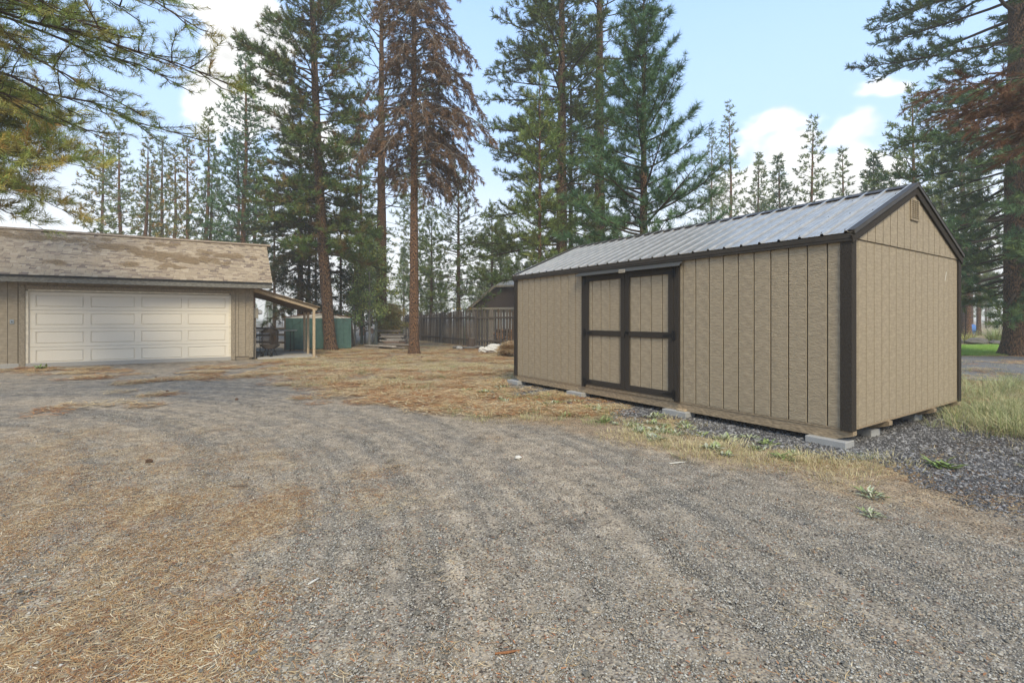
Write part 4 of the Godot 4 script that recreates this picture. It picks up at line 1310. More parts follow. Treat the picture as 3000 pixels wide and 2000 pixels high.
func make_green_shed() -> void:
	# front wall from (-9.95, 21.5) to (-8.1, 24.6)
	var a := Vector3(-9.95, 0, -21.5)
	var e := Vector3(-7.46, 0, -22.65)
	var w := (e - a).length()
	var dir := (e - a).normalized()
	var t := thing("metal_garden_shed", "dark green ribbed metal garden shed with white gable behind the leaning trunk", "shed", a, atan2(-dir.z, dir.x))
	# local x along the front, z out of the front towards the camera's right
	var h := 1.40
	var deep := 2.4
	var g := Geo.new()
	g.box(Vector3(w * 0.5, h * 0.5, -deep * 0.5), Vector3(w - 0.03, h - 0.02, deep - 0.03))
	var core := part("wall", g.mesh(M.green_steel), t)
	for k in 9:
		g = Geo.new()
		var x0 := w * k / 9.0
		g.box(Vector3(x0 + w / 18.0, h * 0.5, 0.0), Vector3(w / 9.0 - 0.03, h - 0.03, 0.016), Basis(), 0.006)
		part("wall_panel", g.mesh(M.green_steel), core)
		if k:
			g = Geo.new()
			g.box(Vector3(x0, h * 0.5, 0.010), Vector3(0.03, h - 0.03, 0.036), Basis(), 0.008)
			part("rib", g.mesh(M.green_steel), core)
	for k in 6:
		g = Geo.new()
		g.box(Vector3(-0.004, h * 0.5, -deep * (k + 0.5) / 6.0), Vector3(0.02, h - 0.03, deep / 6.0 - 0.03), Basis(), 0.006)
		part("wall_panel", g.mesh(M.green_steel), core)
	g = Geo.new()
	g.prism(PackedVector2Array([Vector2(0, h - 0.01), Vector2(w, h - 0.01), Vector2(w, h + 0.03), Vector2(w * 0.52, h + 0.22), Vector2(0, h + 0.03)]), -deep, 0.012)
	part("gable", g.mesh(M.white_steel), t)
	g = Geo.new()
	g.beam(Vector3(-0.06, h + 0.03, -deep * 0.5), Vector3(w * 0.52, h + 0.24, -deep * 0.5), deep + 0.1, 0.02, Vector3(0, 0, 1), 0.004)
	g.beam(Vector3(w + 0.06, h + 0.03, -deep * 0.5), Vector3(w * 0.52, h + 0.24, -deep * 0.5), deep + 0.1, 0.02, Vector3(0, 0, 1), 0.004)
	part("roof", g.mesh(M.rust), t)
	for x in [0.0, w]:
		g = Geo.new()
		g.box(Vector3(x, h * 0.5, 0.004), Vector3(0.06, h, 0.05), Basis(), 0.006)
		part("corner_post", g.mesh(M.green_steel if x > 0.0 else M.rail_wood), t)
	# things leaning beside it
	g = Geo.new()
	var s := thing("weathered_plank", "dark split plank leaning on the right end of the green metal shed", "plank", W(-7.95, 24.2))
	g.beam(Vector3(0.16, 0.0, 0), Vector3(-0.05, 1.25, -0.1), 0.16, 0.04, Vector3(1, 0, 0.4), 0.006)
	part("board", g.mesh(M.rail_wood), s)
	s = thing("gate_panel", "faded green wooden gate panel between the metal shed and the picket fence", "gate", W(-7.75, 26.2), -0.2)
	for k in 5:
		g = Geo.new()
		g.box(Vector3(-0.3 + k * 0.16, 0.5, 0), Vector3(0.152, 1.0, 0.03), Basis(), 0.004)
		part("board", g.mesh(surf(lin(0.13, 0.155, 0.125), 0.9)) if k == 0 else s.get_child(0).mesh, s)
	g = Geo.new()
	g.box(Vector3(0.55, 0.62, 0.05), Vector3(0.12, 1.26, 0.12), Basis(), 0.008)
	part("post", g.mesh(surf(lin(0.19, 0.20, 0.16), 0.9)), s)
	g = Geo.new()
	g.box(Vector3(0.34, 0.72, 0.06), Vector3(0.11, 0.28, 0.06), Basis(), 0.006)
	part("latch_block", g.mesh(M.boards[3]), s)
	s = thing("rail_bar", "single long grey plank rail on posts behind the lumber stack", "rail", W(-8.35, 27.6))
	g = Geo.new()
	g.beam(Vector3(0, 0.70, 0), Vector3(2.1, 0.68, 0), 0.12, 0.04, Vector3.UP, 0.006)
	part("plank", g.mesh(M.boards[1]), s)
	for x in [0.05, 2.0]:
		g = Geo.new()
		g.box(Vector3(x, 0.34, -0.07), Vector3(0.09, 0.70, 0.09), Basis(), 0.006)
		part("post", g.mesh(M.boards[4]), s)
	s = thing("low_picket_fence", "short pale picket fence seen behind the lumber stack", "fence", W(-8.5, 30.0))
	g = Geo.new()
	var pal := picket_mesh(0.75, 0.07, M.boards[2])
	for k in 18: part("picket", pal, s, Vector3(k * 0.15, 0, 0))
	for y in [0.2, 0.55]:
		g = Geo.new()
		g.box(Vector3(1.28, y, -0.025), Vector3(2.7, 0.06, 0.03), Basis(), 0.003)
		part("rail", g.mesh(M.boards[1]), s)

func make_lumber() -> void:
	rng.seed = 301
	var base := Vector3(-6.62, 0, -24.6)
	var yaw := -0.12
	var b := Basis(Vector3.UP, yaw)
	var y := 0.0
	for lay in 12:
		var n := 3 if lay < 10 else 2
		for k in n:
			var h := rf(0.042, 0.055)
			var l := rf(0.8, 1.35) if lay > 2 else rf(1.1, 1.6)
			var x := rf(-0.1, 0.1) + (1.36 - l) * (rng.randf() - 0.35) * 0.5 + 0.65
			var z := -0.20 * k + rf(-0.02, 0.02)
			var o := thing("stacked_board", "grey weathered board in the lumber stack between the two trunks", "board", base + b * Vector3(x, y, z), yaw + rf(-0.05, 0.05), "boards in the lumber stack")
			var g := Geo.new()
			g.box(Vector3(0, 0.025, 0), Vector3(l, 0.048, 0.17), Basis(), 0.004)
			part("plank", g.mesh(M.boards[rng.randi() % 5]), o)
		y += 0.0505
	var i := 0
	for s in [[-6.25, 23.1, -0.86, 3.0, 0.06, "longest pale plank lying on the ground before the lumber stack", 2], [-5.75, 22.9, -0.80, 2.5, 0.0, "dark plank lying beneath others before the lumber stack", 4], [-5.2, 23.0, -0.72, 2.0, 0.12, "grey plank on top of the loose planks beside the brown trunk", 0], [-6.75, 22.6, -0.25, 1.3, -0.01, "half buried plank nearest the yard before the lumber stack", 1], [-5.45, 23.4, -0.75, 2.2, 0.055, "short plank propped behind the loose planks", 3]]:
		var o := thing("loose_plank", s[5], "plank", W(s[0], s[1], s[4]), s[2], "loose planks before the lumber stack")
		var g := Geo.new()
		g.box(Vector3(0, 0.03, 0), Vector3(s[3], 0.055, 0.20), Basis(Vector3(0, 0, 1), 0.02), 0.004)
		part("board", g.mesh(M.boards[s[6]]), o)


func picket_mesh(h: float, w: float, m: Material) -> ArrayMesh:
	var g := Geo.new()
	var o := PackedVector2Array([Vector2(-w * 0.5, -0.03), Vector2(w * 0.5, -0.03), Vector2(w * 0.5, h - w * 0.5)])
	for k in 4:
		var a := PI * (k + 1) / 5.0
		o.append(Vector2(cos(a) * w * 0.5, h - w * 0.5 + sin(a) * w * 0.5))
	o.append(Vector2(-w * 0.5, h - w * 0.5))
	g.prism(o, -0.011, 0.011)
	return g.mesh(m)

func make_picket_fence() -> void:
	rng.seed = 401
	var pts := [Vector2(0.75, 21.9), Vector2(0.24, 22.5), Vector2(-1.67, 24.0), Vector2(-3.83, 27.5), Vector2(-5.65, 31.0), Vector2(-7.9, 36.0)]
	var t := thing("picket_fence", "weathered round topped picket fence leaning between the trunk and the shed", "fence", W(0, 0))
	var meshes := []
	for h in [1.80, 1.84, 1.77]:
		for m in M.pickets: meshes.append(picket_mesh(h, 0.098, m))
	for i in pts.size() - 1:
		var a: Vector2 = pts[i]
		var e: Vector2 = pts[i + 1]
		var l := (e - a).length()
		var yaw := atan2(e.y - a.y, e.x - a.x)
		var n := int(l / 0.163)
		for k in n:
			var p := a.lerp(e, (k + 0.5) / n)
			var far := clampf((p.y - 25.5) / 6.0, 0.0, 1.0)
			var tilt := far * 0.13 + rf(-0.012, 0.012)
			if rng.randf() < 0.05: tilt += rf(-0.05, 0.05)
			var b := Basis(Vector3.UP, yaw) * Basis(Vector3(0, 0, 1), tilt) * Basis(Vector3.UP, rf(-0.06, 0.06))
			part("picket", meshes[rng.randi() % meshes.size()], t, W(p.x, p.y, rf(-0.04, 0.01) - far * 0.05), b.scaled(Vector3.ONE * (1.0 - far * 0.03)))
		for y in [0.35, 1.45]:
			var g := Geo.new()
			var off := Vector3(sin(yaw), 0, cos(yaw)) * -0.035
			g.beam(W(a.x, a.y, y - 0.02) + off, W(e.x, e.y, y - 0.05) + off, 0.085, 0.038, Vector3.UP, 0.004)
			part("rail", g.mesh(M.pickets[1]), t)
		var g2 := Geo.new()
		var off2 := Vector3(sin(yaw), 0, cos(yaw)) * -0.11
		g2.box(W(a.x, a.y, 0.85) + off2, Vector3(0.10, 1.75, 0.10), Basis(), 0.006)
		part("post", g2.mesh(M.pickets[4]), t)
	# firewood stacked behind the fence
	rng.seed = 402
	for k in 64:
		var row := k / 13
		var u := (k % 13) * 0.19 + (row % 2) * 0.09
		var p := Vector2(0.75, 23.6).lerp(Vector2(-1.1, 24.9), u / 2.6)
		var o := thing("firewood_log", "split firewood log in the pile behind the picket fence", "log", W(p.x + 0.1, p.y, row * 0.17), 0.55 + rf(-0.15, 0.15), "firewood piled behind the picket fence")
		var g := Geo.new()
		var r := rf(0.075, 0.098)
		g.tube(PackedVector3Array([Vector3(0, 0.09, -0.2), Vector3(0, 0.09, 0.2)]), PackedFloat32Array([r, r]), 9, true)
		part("log", g.mesh(M.log_bark if rng.randf() < 0.35 else M.log_end), o)
	# stump, stones, sacks and brush before the fence
	var s := thing("tree_stump", "upright grey cut stump standing before the picket fence", "stump", W(-1.92, 23.2))
	var g := Geo.new()
	g.tube(PackedVector3Array([Vector3(0, 0, 0), Vector3(0, 0.12, 0), Vector3(0, 0.30, 0), Vector3(0.01, 0.44, 0)]), PackedFloat32Array([0.20, 0.185, 0.18, 0.18]), 16, true, 0.08, fine_noise)
	part("trunk", g.mesh(M.log_bark), s)
	g = Geo.new()
	g.tube(PackedVector3Array([Vector3(0.01, 0.441, 0), Vector3(0.01, 0.446, 0)]), PackedFloat32Array([0.165, 0.165]), 16, true)
	part("cut_face", g.mesh(M.boards[1]), s)
	var labels := ["flat grey stone slab left of the upright stump", "flat stone slab lying before the upright stump", "small pale stone beside the stump", "broken slab leaning right of the upright stump"]
	var sp := [[-2.5, 22.6, 0.26, 0.07], [-1.95, 22.3, 0.36, 0.06], [-2.35, 21.9, 0.14, 0.08], [-1.55, 22.7, 0.28, 0.07]]
	for i in 4:
		part("stone", lump(Vector3(sp[i][2], sp[i][3], sp[i][2] * 0.6), 0.35, 410 + i).mesh(M.rock if i != 2 else M.block), thing("flat_stone", labels[i], "stone", W(sp[i][0], sp[i][1])))
	var sk := [[-0.62, 20.6, 0.42, 0.17, 0.0, "large pale sack lying on top before the picket fence"], [-0.86, 19.7, 0.30, 0.14, 0.0, "pale sack at the front of the heap by the shed"], [-1.2, 20.2, 0.20, 0.11, 0.0, "small white sack at the left of the heap"], [-0.2, 20.3, 0.25, 0.2, 0.0, "pale lumpy sack half under the dry brush"]]
	for i in 4:
		var o := thing("burlap_sack", sk[i][5], "sack", W(sk[i][0], sk[i][1]), 0.3 * i)
		part("sack", lump(Vector3(sk[i][2], sk[i][3], sk[i][2] * 0.55), 0.55, 420 + i, 16, 10).mesh(M.sack), o)
	var heap := thing("brush_heap", "heap of dry grass and dark clippings beside the shed's far corner", "heap", W(0.12, 18.2))
	part("soil", lump(Vector3(0.46, 0.22, 0.6), 0.5, 431, 18, 10).mesh(M.soil), heap)
	var straw := needle_patch(150, 0.1, 0.32, 0.007, 0.12, 0.0, [Color(0.52, 0.38, 0.2), Color(0.40, 0.22, 0.11), Color(0.6, 0.5, 0.32), Color(0.30, 0.2, 0.12)], 433)
	var buf := PackedFloat32Array()
	for k in 170:
		var a := rf(0, TAU)
		var r := sqrt(rng.randf())
		var yy := 0.22 * 1.7 * sqrt(maxf(0.0, 1.0 - r * r))
		if r * sin(a) > 0.25 and cos(a) > 0.0 and rng.randf() < 0.6: continue
		push(buf, Basis.from_euler(Vector3(rf(-0.6, 0.6), rf(0, TAU), rf(-0.6, 0.6))), Vector3(cos(a) * r * 0.5, yy * 0.9, sin(a) * r * 0.62))
	copies("dry_stalks", straw, buf, false, heap).set_meta("kind", "stuff")

func make_neighbour() -> void:
	var t := thing("neighbour_house", "brown neighbouring house with ribbed metal hip roof behind the fence", "house", W(-0.35, 37.0), -0.35)
	var g := Geo.new()
	g.box(Vector3(0, 1.05, -3.0), Vector3(5.6, 2.1, 6.0))
	part("lower_wall", g.mesh(M.house_lower), t)
	g = Geo.new()
	g.prism(PackedVector2Array([Vector2(-2.8, 2.1), Vector2(2.8, 2.1), Vector2(2.8, 2.35), Vector2(0.9, 3.75), Vector2(-0.9, 3.75), Vector2(-2.8, 2.35)]), -6.0, -0.02)
	part("gable_wall", g.mesh(M.house_wall), t)
	g = Geo.new()
	g.box(Vector3(0, 2.15, 0.10), Vector3(6.0, 0.16, 0.22), Basis(), 0.01)
	part("trim_band", g.mesh(M.house_trim), t)
	for s in [-1.0, 1.0]:
		g = Geo.new()
		g.beam(Vector3(s * 3.25, 2.02, 0.25), Vector3(s * 0.95, 3.82, 0.25), 0.16, 0.06, Vector3.UP, 0.005)
		part("rake_board", g.mesh(M.house_trim), t)
		g = Geo.new()
		var a := Vector3(s * 3.3, 2.06, 0)
		var e := Vector3(0, 4.62, 0)
		g.quad(a + Vector3(0, 0, 0.35), a + Vector3(0, 0, -6.3), e + Vector3(0, 0, -6.3), e + Vector3(0, 0, -1.2), Vector3(s, 1, 0))
		g.quad(a + Vector3(0, 0, 0.35), e + Vector3(0, 0, -1.2), e + Vector3(0, 0, -1.2), Vector3(s * 0.95, 3.88, 0.35), Vector3(s, 1, 0))
		for k in 16:
			var z := 0.3 - k * 0.42
			var top := e if z < -1.2 else e.lerp(Vector3(s * 0.95, 3.88, 0), clampf((z + 1.2) / 1.55, 0.0, 1.0))
			g.beam(Vector3(a.x, a.y + 0.02, z), Vector3(top.x, top.y + 0.02, z), 0.05, 0.04, Vector3(0, 0, 1), 0.0)
		part("roof_slope", g.mesh(M.house_roof), t)
	g = Geo.new()
	g.quad(Vector3(-0.95, 3.88, 0.35), Vector3(0.95, 3.88, 0.35), Vector3(0, 4.62, -1.2), Vector3(0, 4.62, -1.2), Vector3(0, 1, 1))
	for k in 5:
		var x := -0.72 + k * 0.36
		var u := 1.0 - absf(x) / 0.95
		g.beam(Vector3(x, 3.90, 0.34), Vector3(x, 3.90 + 0.74 * u, 0.34 - 1.54 * u), 0.05, 0.04, Vector3(1, 0, 0), 0.0)
	part("roof_hip", g.mesh(M.house_roof), t)
	g = Geo.new()
	g.beam(Vector3(-1.0, 3.84, 0.3), Vector3(1.0, 3.84, 0.3), 0.14, 0.06, Vector3.UP, 0.005)
	part("rake_board", g.mesh(M.house_trim), t)
	g = Geo.new()
	g.box(Vector3(1.0, 1.35, 0.01), Vector3(1.4, 1.0, 0.05), Basis(), 0.01)
	var win := part("window", g.mesh(M.house_trim), t)
	g = Geo.new()
	g.box(Vector3(1.0, 1.35, 0.04), Vector3(1.2, 0.8, 0.01))
	part("pane", g.mesh(M.pane), win)
	# a pale lattice screen behind the fence
	var p := thing("lattice_screen", "pale slatted screen wall behind the right end of the picket fence", "screen", W(-0.9, 26.0), -0.1)
	for k in 9:
		g = Geo.new()
		g.box(Vector3(0.1 + k * 0.26, 0.85, 0), Vector3(0.245, 1.70, 0.03), Basis(), 0.004)
		part("slat", g.mesh(M.pale_wall), p)

func make_right_side() -> void:
	# planting and stones beyond the lawn
	rng.seed = 501
	var words := ["dark rounded edging stone beyond the lawn, leftmost beside the shed", "low dark edging stone beyond the lawn", "broad dark edging stone beyond the lawn", "dark edging stone beyond the lawn near the big trunk", "dark edging stone half hidden by the trunk", "small edging stone beyond the lawn"]
	for i in 6:
		var o := thing("edging_stone", words[i], "stone", W(23.9 + i * 1.0, 26.2 + rf(-0.3, 0.3)))
		part("stone", lump(Vector3(rf(0.4, 0.6), rf(0.12, 0.2), 0.3), 0.4, 510 + i).mesh(M.rock), o)
	var fern := [Color(0.24, 0.34, 0.10), Color(0.33, 0.41, 0.14), Color(0.44, 0.46, 0.17), Color(0.18, 0.27, 0.08)]
	var gold := [Color(0.54, 0.50, 0.15), Color(0.44, 0.46, 0.15), Color(0.34, 0.40, 0.13)]
	var m1 := grass_tuft(260, 1.25, 0.35, 0.03, 0.8, fern, 521)
	var m2 := grass_tuft(220, 0.9, 0.4, 0.03, 0.9, gold, 522)
	var bl := [["yellow green arching bush beyond the lawn next to the shed", 24.4, 27.4, 1], ["tall green arching bush beyond the lawn in the middle", 26.4, 27.8, 0], ["grey green clump beyond the lawn before the big trunk", 26.8, 26.3, 0], ["low green bush beyond the lawn behind the big trunk", 28.6, 27.6, 0], ["yellowish clump behind the shed's far right edge", 23.2, 28.6, 1]]
	for k in bl:
		var o := thing("arching_bush", k[0], "bush", W(k[1] + 1.0, k[2]))
		part("foliage", m1 if k[3] == 0 else m2, o)
	var tp := thing("blue_tarp", "small blue tarp covered heap far behind the bushes", "tarp", W(40.5, 44.0, 0.0))
	part("cover", lump(Vector3(1.2, 0.55, 0.8), 0.4, 531, 16, 9).mesh(M.tarp), tp)
	for k in [[24.9, 27.0, "thin leaning stake beyond the lawn nearer the shed"], [27.4, 27.2, "thin upright stake beyond the lawn nearer the trunk"]]:
		var o := thing("garden_stake", k[2], "stake", W(k[0], k[1]))
		var g := Geo.new()
		g.tube(PackedVector3Array([Vector3(0, -0.1, 0), Vector3(0.12, 1.9, 0)]), PackedFloat32Array([0.018, 0.015]), 6, true)
		part("rod", g.mesh(M.iron), o)

func rosette(sd: int, tones: Array) -> ArrayMesh:
	rng.seed = sd
	var g := Geo.new()
	g.colored = true
	for k in 26:
		var a := rf(0, TAU)
		var e := rf(0.15, 0.9)
		var d := Vector3(cos(a) * cos(e), sin(e), sin(a) * cos(e))
		var s := d.cross(Vector3.UP).normalized() * rf(0.008, 0.014)
		var l := rf(0.05, 0.11)
		var o := Vector3(rf(-0.05, 0.05), 0.0, rf(-0.05, 0.05))
		g.col = tones[rng.randi() % tones.size()] * rf(0.8, 1.2)
		var mid := o + d * l * 0.55
		var tip := o + d * l - Vector3.UP * l * 0.15
		g.quad(o, mid + s, tip, mid - s, Vector3.UP)
	return g.mesh(M.leaf)

func make_small_things() -> void:
	var silver := [Color(0.36, 0.38, 0.27), Color(0.27, 0.31, 0.17), Color(0.44, 0.44, 0.33), Color(0.25, 0.29, 0.12)]
	var leafy := [Color(0.19, 0.26, 0.08), Color(0.25, 0.30, 0.11), Color(0.15, 0.20, 0.07)]
	var ms := [rosette(601, silver), rosette(602, silver), rosette(603, leafy)]
	rng.seed = 604
	for k in 46:
		# along the shed's long side, between its block line and the drive
		var s := Vector2(-rf(0.35, 1.35), -rf(0.2, 6.0))
		var x := 3.4956 + s.x * 0.8316 + s.y * 0.5554
		var d := 5.0677 + s.x * 0.5554 - s.y * 0.8316
		var o := thing("weed_plant", "low silvery green weed growing in the strip before the shed's long side", "weed", W(x, d, ground_y(x, d)), rf(0, TAU), "weeds before the shed")
		part("leaves", ms[rng.randi() % 2] if rng.randf() < 0.8 else ms[2], o, Vector3.ZERO, Basis().scaled(Vector3.ONE * rf(0.7, 1.5)))
	for k in [[3.9, 4.45, "leafy green weed at the edge of the dark gravel near the gable", 1.6], [2.72, 3.72, "small weed growing in the needles before the nearest block", 1.1], [2.45, 3.35, "spreading grey green weed in the drive's needle edge", 0.8], [-12.75, 13.3, "small green weed growing at the foot of the garage wall", 2.2]]:
		var o := thing("weed_plant", k[2], "weed", W(k[0], k[1], 0.0), 0.0)
		part("leaves", ms[2] if k[3] > 1.55 else ms[0], o, Vector3.ZERO, Basis().scaled(Vector3.ONE * k[3]))
	# tall plant with small yellow flowers by the fence
	var tallp := thing("flowering_plant", "tall bright green plant with small yellow flowers above the picket fence", "plant", W(-3.1, 28.6))
	rng.seed = 611
	var g := Geo.new()
	var f := Geo.new()
	g.colored = true
	for k in 11:
		var p := Vector3(rf(-0.9, 0.8), 0, rf(-0.3, 0.3))
		var h := rf(1.9, 2.75)
		g.col = Color(0.20, 0.27, 0.08)
		g.tube(PackedVector3Array([p, p + Vector3(rf(-0.1, 0.1), h, 0)]), PackedFloat32Array([0.012, 0.006]), 4)
		for q in 16:
			var y := h * (0.4 + 0.6 * q / 16.0)
			var a := q * 2.4
			var d := Vector3(cos(a), 0.25, sin(a)).normalized()
			var s := d.cross(Vector3.UP).normalized() * 0.035
			var o := p + Vector3(0, y, 0)
			g.col = Color(0.26, 0.40, 0.09) * rf(0.8, 1.3)
			g.quad(o, o + d * 0.1 + s, o + d * 0.2 - Vector3.UP * 0.03, o + d * 0.1 - s, Vector3.UP)
		if k % 3 == 0:
			for q in 8:
				var a := TAU * q / 8.0
				f.quad(p + Vector3(0, 1.95, 0.1), p + Vector3(cos(a) * 0.035, 1.96 + sin(a) * 0.035, 0.12), p + Vector3(cos(a + 0.4) * 0.055, 1.96 + sin(a + 0.4) * 0.055, 0.1), p + Vector3(cos(a + 0.8) * 0.035, 1.96 + sin(a + 0.8) * 0.035, 0.12), Vector3.BACK)
	part("leaves", g.mesh(M.leaf), tallp)
	part("flowers", f.mesh(surf(lin(0.7, 0.45, 0.03), 0.7)), tallp)
	# golden shrub behind the lumber
	# pine cones, a pale stone and sticks on the ground
	var cone := Geo.new()
	rng.seed = 621
	for k in 60:
		var u := k / 60.0
		var a := k * 2.4
		var r := 0.024 * sin(PI * clampf(u * 0.9 + 0.12, 0.0, 1.0))
		var p := Vector3(cos(a) * r, 0.02 + (u - 0.5) * 0.0, sin(a) * r) + Vector3(0, 0, 0)
		p = Vector3((u - 0.5) * 0.07, 0.022 + cos(a) * r * 0.8, sin(a) * r)
		var out := Vector3(-0.3, cos(a), sin(a)).normalized()
		cone.box(p + out * 0.004, Vector3(0.013, 0.004, 0.013), Basis.looking_at(out, Vector3(1, 0.01, 0.02)))
	var cm := cone.mesh(surf(lin(0.15, 0.09, 0.055), 0.9))
	for k in [[-3.4, 4.6], [-4.6, 8.2], [-6.4, 9.1], [-8.2, 11.3], [0.15, 8.4], [-1.1, 9.6], [-2.6, 11.8], [-4.0, 13.4], [-0.9, 14.0], [-5.2, 15.8], [-3.2, 17.4], [14.2, 15.1], [15.2, 14.2], [15.9, 15.6], [13.8, 16.1]]:
		var o := thing("pine_cone", "small brown pine cone lying on the ground", "pine cone", W(k[0], k[1], ground_y(k[0], k[1])), rf(0, TAU), "pine cones scattered over the yard")
		part("scales", cm, o, Vector3.ZERO, Basis().scaled(Vector3.ONE * rf(0.55, 0.8)))
	part("stone", lump(Vector3(0.035, 0.018, 0.026), 0.4, 631).mesh(M.pale_wall), thing("pale_stone", "single pale stone lying in the middle of the drive", "stone", W(0.06, 4.72, -0.006)))
	for k in [[1.55, 4.6, 0.3, 0.17, "pale curved stick lying among the weeds before the shed"], [-0.02, 1.98, 0.2, 0.10, "small orange brown twig on the gravel at the bottom"], [-1.02, 2.52, 1.1, 0.07, "small white wood chip on the gravel"], [-2.2, 3.95, 0.1, 0.14, "dark broken twig lying among the needles on the left"]]:
		var o := thing("fallen_stick", k[4], "stick", W(k[0], k[1], ground_y(k[0], k[1]) + 0.004), k[2])
		g = Geo.new()
		var l: float = k[3]
		g.tube(PackedVector3Array([Vector3(-l * 0.5, 0.003, 0), Vector3(0, 0.009, l * 0.12), Vector3(l * 0.5, 0.003, 0)]), PackedFloat32Array([0.004, 0.006, 0.003]), 6, true)
		part("wood", g.mesh(M.pale_wall if k[4].contains("pale") or k[4].contains("white") else M.rail_wood if k[4].contains("dark") else M.rust), o)


# ---------------------------------------------------------------- trees
var T := {}
const DENSE := 1.25

func tuft(count: int, length: float, width: float, open: float, stem: float, sd: int) -> ArrayMesh:
	rng.seed = sd
	var g := Geo.new()
	g.colored = true
	for i in count:
		var a := rf(0, TAU)
		var u := rng.randf()
		var e := open * rf(0.55, 1.25) * (1.0 - 0.45 * u)
		var d := Vector3(cos(a) * sin(e), cos(e), sin(a) * sin(e))
		var s := d.cross(Vector3(rf(-1, 1), rf(-1, 1), rf(-1, 1))).normalized() * width * 0.5
		var o := Vector3(0, stem * u, 0)
		var l := length * rf(0.7, 1.15)
		var v := rf(0.75, 1.25)
		g.col = Color(v, v, v * rf(0.85, 1.1))
		g.flat(o - s, o + s, o + d * l, d.cross(s))
	return g.mesh(M.needle)

func leaf_spray(count: int, size: float, reach: float, sd: int) -> ArrayMesh:
	rng.seed = sd
	var g := Geo.new()
	g.colored = true
	for i in count:
		var p := Vector3(rf(-1, 1), rf(0, 1.6), rf(-1, 1)) * reach
		var d := Vector3(rf(-1, 1), rf(-1.2, 0.3), rf(-1, 1)).normalized()
		var s := d.cross(Vector3(rf(-1, 1), rf(-1, 1), rf(-1, 1))).normalized() * size * 0.42
		var v := rf(0.7, 1.3)
		g.col = Color(v, v, v)
		g.quad(p, p + d * size * 0.5 + s, p + d * size, p + d * size * 0.5 - s, d.cross(s))
	return g.mesh(M.leaf)

func make_tufts() -> void:
	T.fine = [tuft(44, 0.075, 0.0048, 1.15, 0.13, 701), tuft(40, 0.070, 0.0048, 1.35, 0.10, 702)]
	T.mid = [tuft(26, 0.150, 0.0200, 1.15, 0.16, 703), tuft(24, 0.140, 0.0200, 1.35, 0.12, 704)]
	T.long = [tuft(40, 0.20, 0.0115, 1.35, 0.10, 705), tuft(36, 0.19, 0.0115, 1.6, 0.08, 706)]
	T.far = [tuft(15, 0.30, 0.058, 1.2, 0.30, 707), tuft(14, 0.28, 0.058, 1.4, 0.24, 708)]
	T.brown = [tuft(28, 0.13, 0.0180, 0.8, 0.22, 709), tuft(24, 0.12, 0.0180, 0.95, 0.18, 710)]
	T.brown_near = [tuft(60, 0.08, 0.0055, 0.7, 0.16, 711)]
	T.leaf = [leaf_spray(16, 0.085, 0.16, 712), leaf_spray(14, 0.075, 0.18, 713)]
	T.gold = [leaf_spray(22, 0.05, 0.14, 714)]

func at_profile(p: Array, h: float) -> float:
	if h <= p[0][0]: return p[0][1]
	for i in range(1, p.size()):
		if h < p[i][0]:
			return lerpf(p[i - 1][1], p[i][1], (h - p[i - 1][0]) / (p[i][0] - p[i - 1][0]))
	return p[p.size() - 1][1]

func face_along(d: Vector3, roll: float) -> Basis:
	var y := d.normalized()
	var x := y.cross(Vector3(0.37, 0.21, 0.9)).normalized()
	return Basis(x, y, x.cross(y)) * Basis(Vector3.UP, roll)

func grow(limbs: Geo, bufs: Array, path: PackedVector3Array, r0: float, o: Dictionary) -> void:
	var rad := PackedFloat32Array()
	var m := path.size()
	var length := 0.0
	for i in m:
		rad.append(r0 * (1.0 - 0.85 * i / (m - 1)))
		if i: length += path[i].distance_to(path[i - 1])
	limbs.tube(path, rad, 5)
	var bare: float = o.get("bare", 0.25)
	var count := int(length * (1.0 - bare) * o.get("twigs", 5.0) * DENSE) + 1
	var cols: Array = o.cols
	var hang: float = o.get("hang", 0.0)
	var size: float = o.get("size", 1.0)
	for k in count + 1:
		var t := lerpf(bare, 1.0, minf((k + rf(0.1, 0.9)) / count, 1.0))
		var f := t * (m - 1)
		var i := mini(int(f), m - 2)
		var p := path[i].lerp(path[i + 1], f - i)
		var d := (path[i + 1] - path[i]).normalized()
		var side := d.cross(Vector3.UP).normalized()
		if side.length_squared() < 0.5: side = Vector3.RIGHT
		var sg := 1.0 if k % 2 == 0 else -1.0
		var td := (d * rf(0.45, 1.0) + side * sg * rf(0.3, 1.0) + Vector3.UP * (rf(-0.35, 0.55) - hang)).normalized()
		if k == count: td = d
		var tl: float = (length * 0.22 * (1.2 - t) + 0.10) * rf(0.6, 1.25) * o.get("twig_len", 1.0)
		tl = minf(tl, o.get("twig_max", 0.8))
		var q := p + td * tl * 0.55
		var td2 := (td + Vector3.UP * (0.25 - hang) + Vector3(rf(-0.25, 0.25), 0, rf(-0.25, 0.25))).normalized()
		var e := q + td2 * tl * 0.45
		if o.get("draw_twigs", true):
			limbs.tube(PackedVector3Array([p, q, e]), PackedFloat32Array([r0 * 0.22 + 0.002, r0 * 0.14 + 0.002, 0.002]), 3)
		if rng.randf() < o.get("naked", 0.0):
			continue
		var col: Color = cols[rng.randi() % cols.size()]
		var n := maxi(1, int(tl * o.get("tufts", 5.0) + rng.randf()))
		for j in n:
			var u := (j + rf(0.3, 1.0)) / n
			var s := p.lerp(q, u * 2.0) if u < 0.5 else q.lerp(e, u * 2.0 - 1.0)
			var dir: Vector3 = ((td if u < 0.5 else td2) + Vector3(rf(-0.5, 0.5), rf(-0.2, 0.6) - hang, rf(-0.5, 0.5)) * o.get("spread", 1.0)).normalized()
			var c := col.lerp(cols[rng.randi() % cols.size()], 0.4) * rf(0.8, 1.2)
			push(bufs[rng.randi() % bufs.size()], face_along(dir, rf(0, TAU)).scaled(Vector3.ONE * size * rf(0.75, 1.25)), s, c)

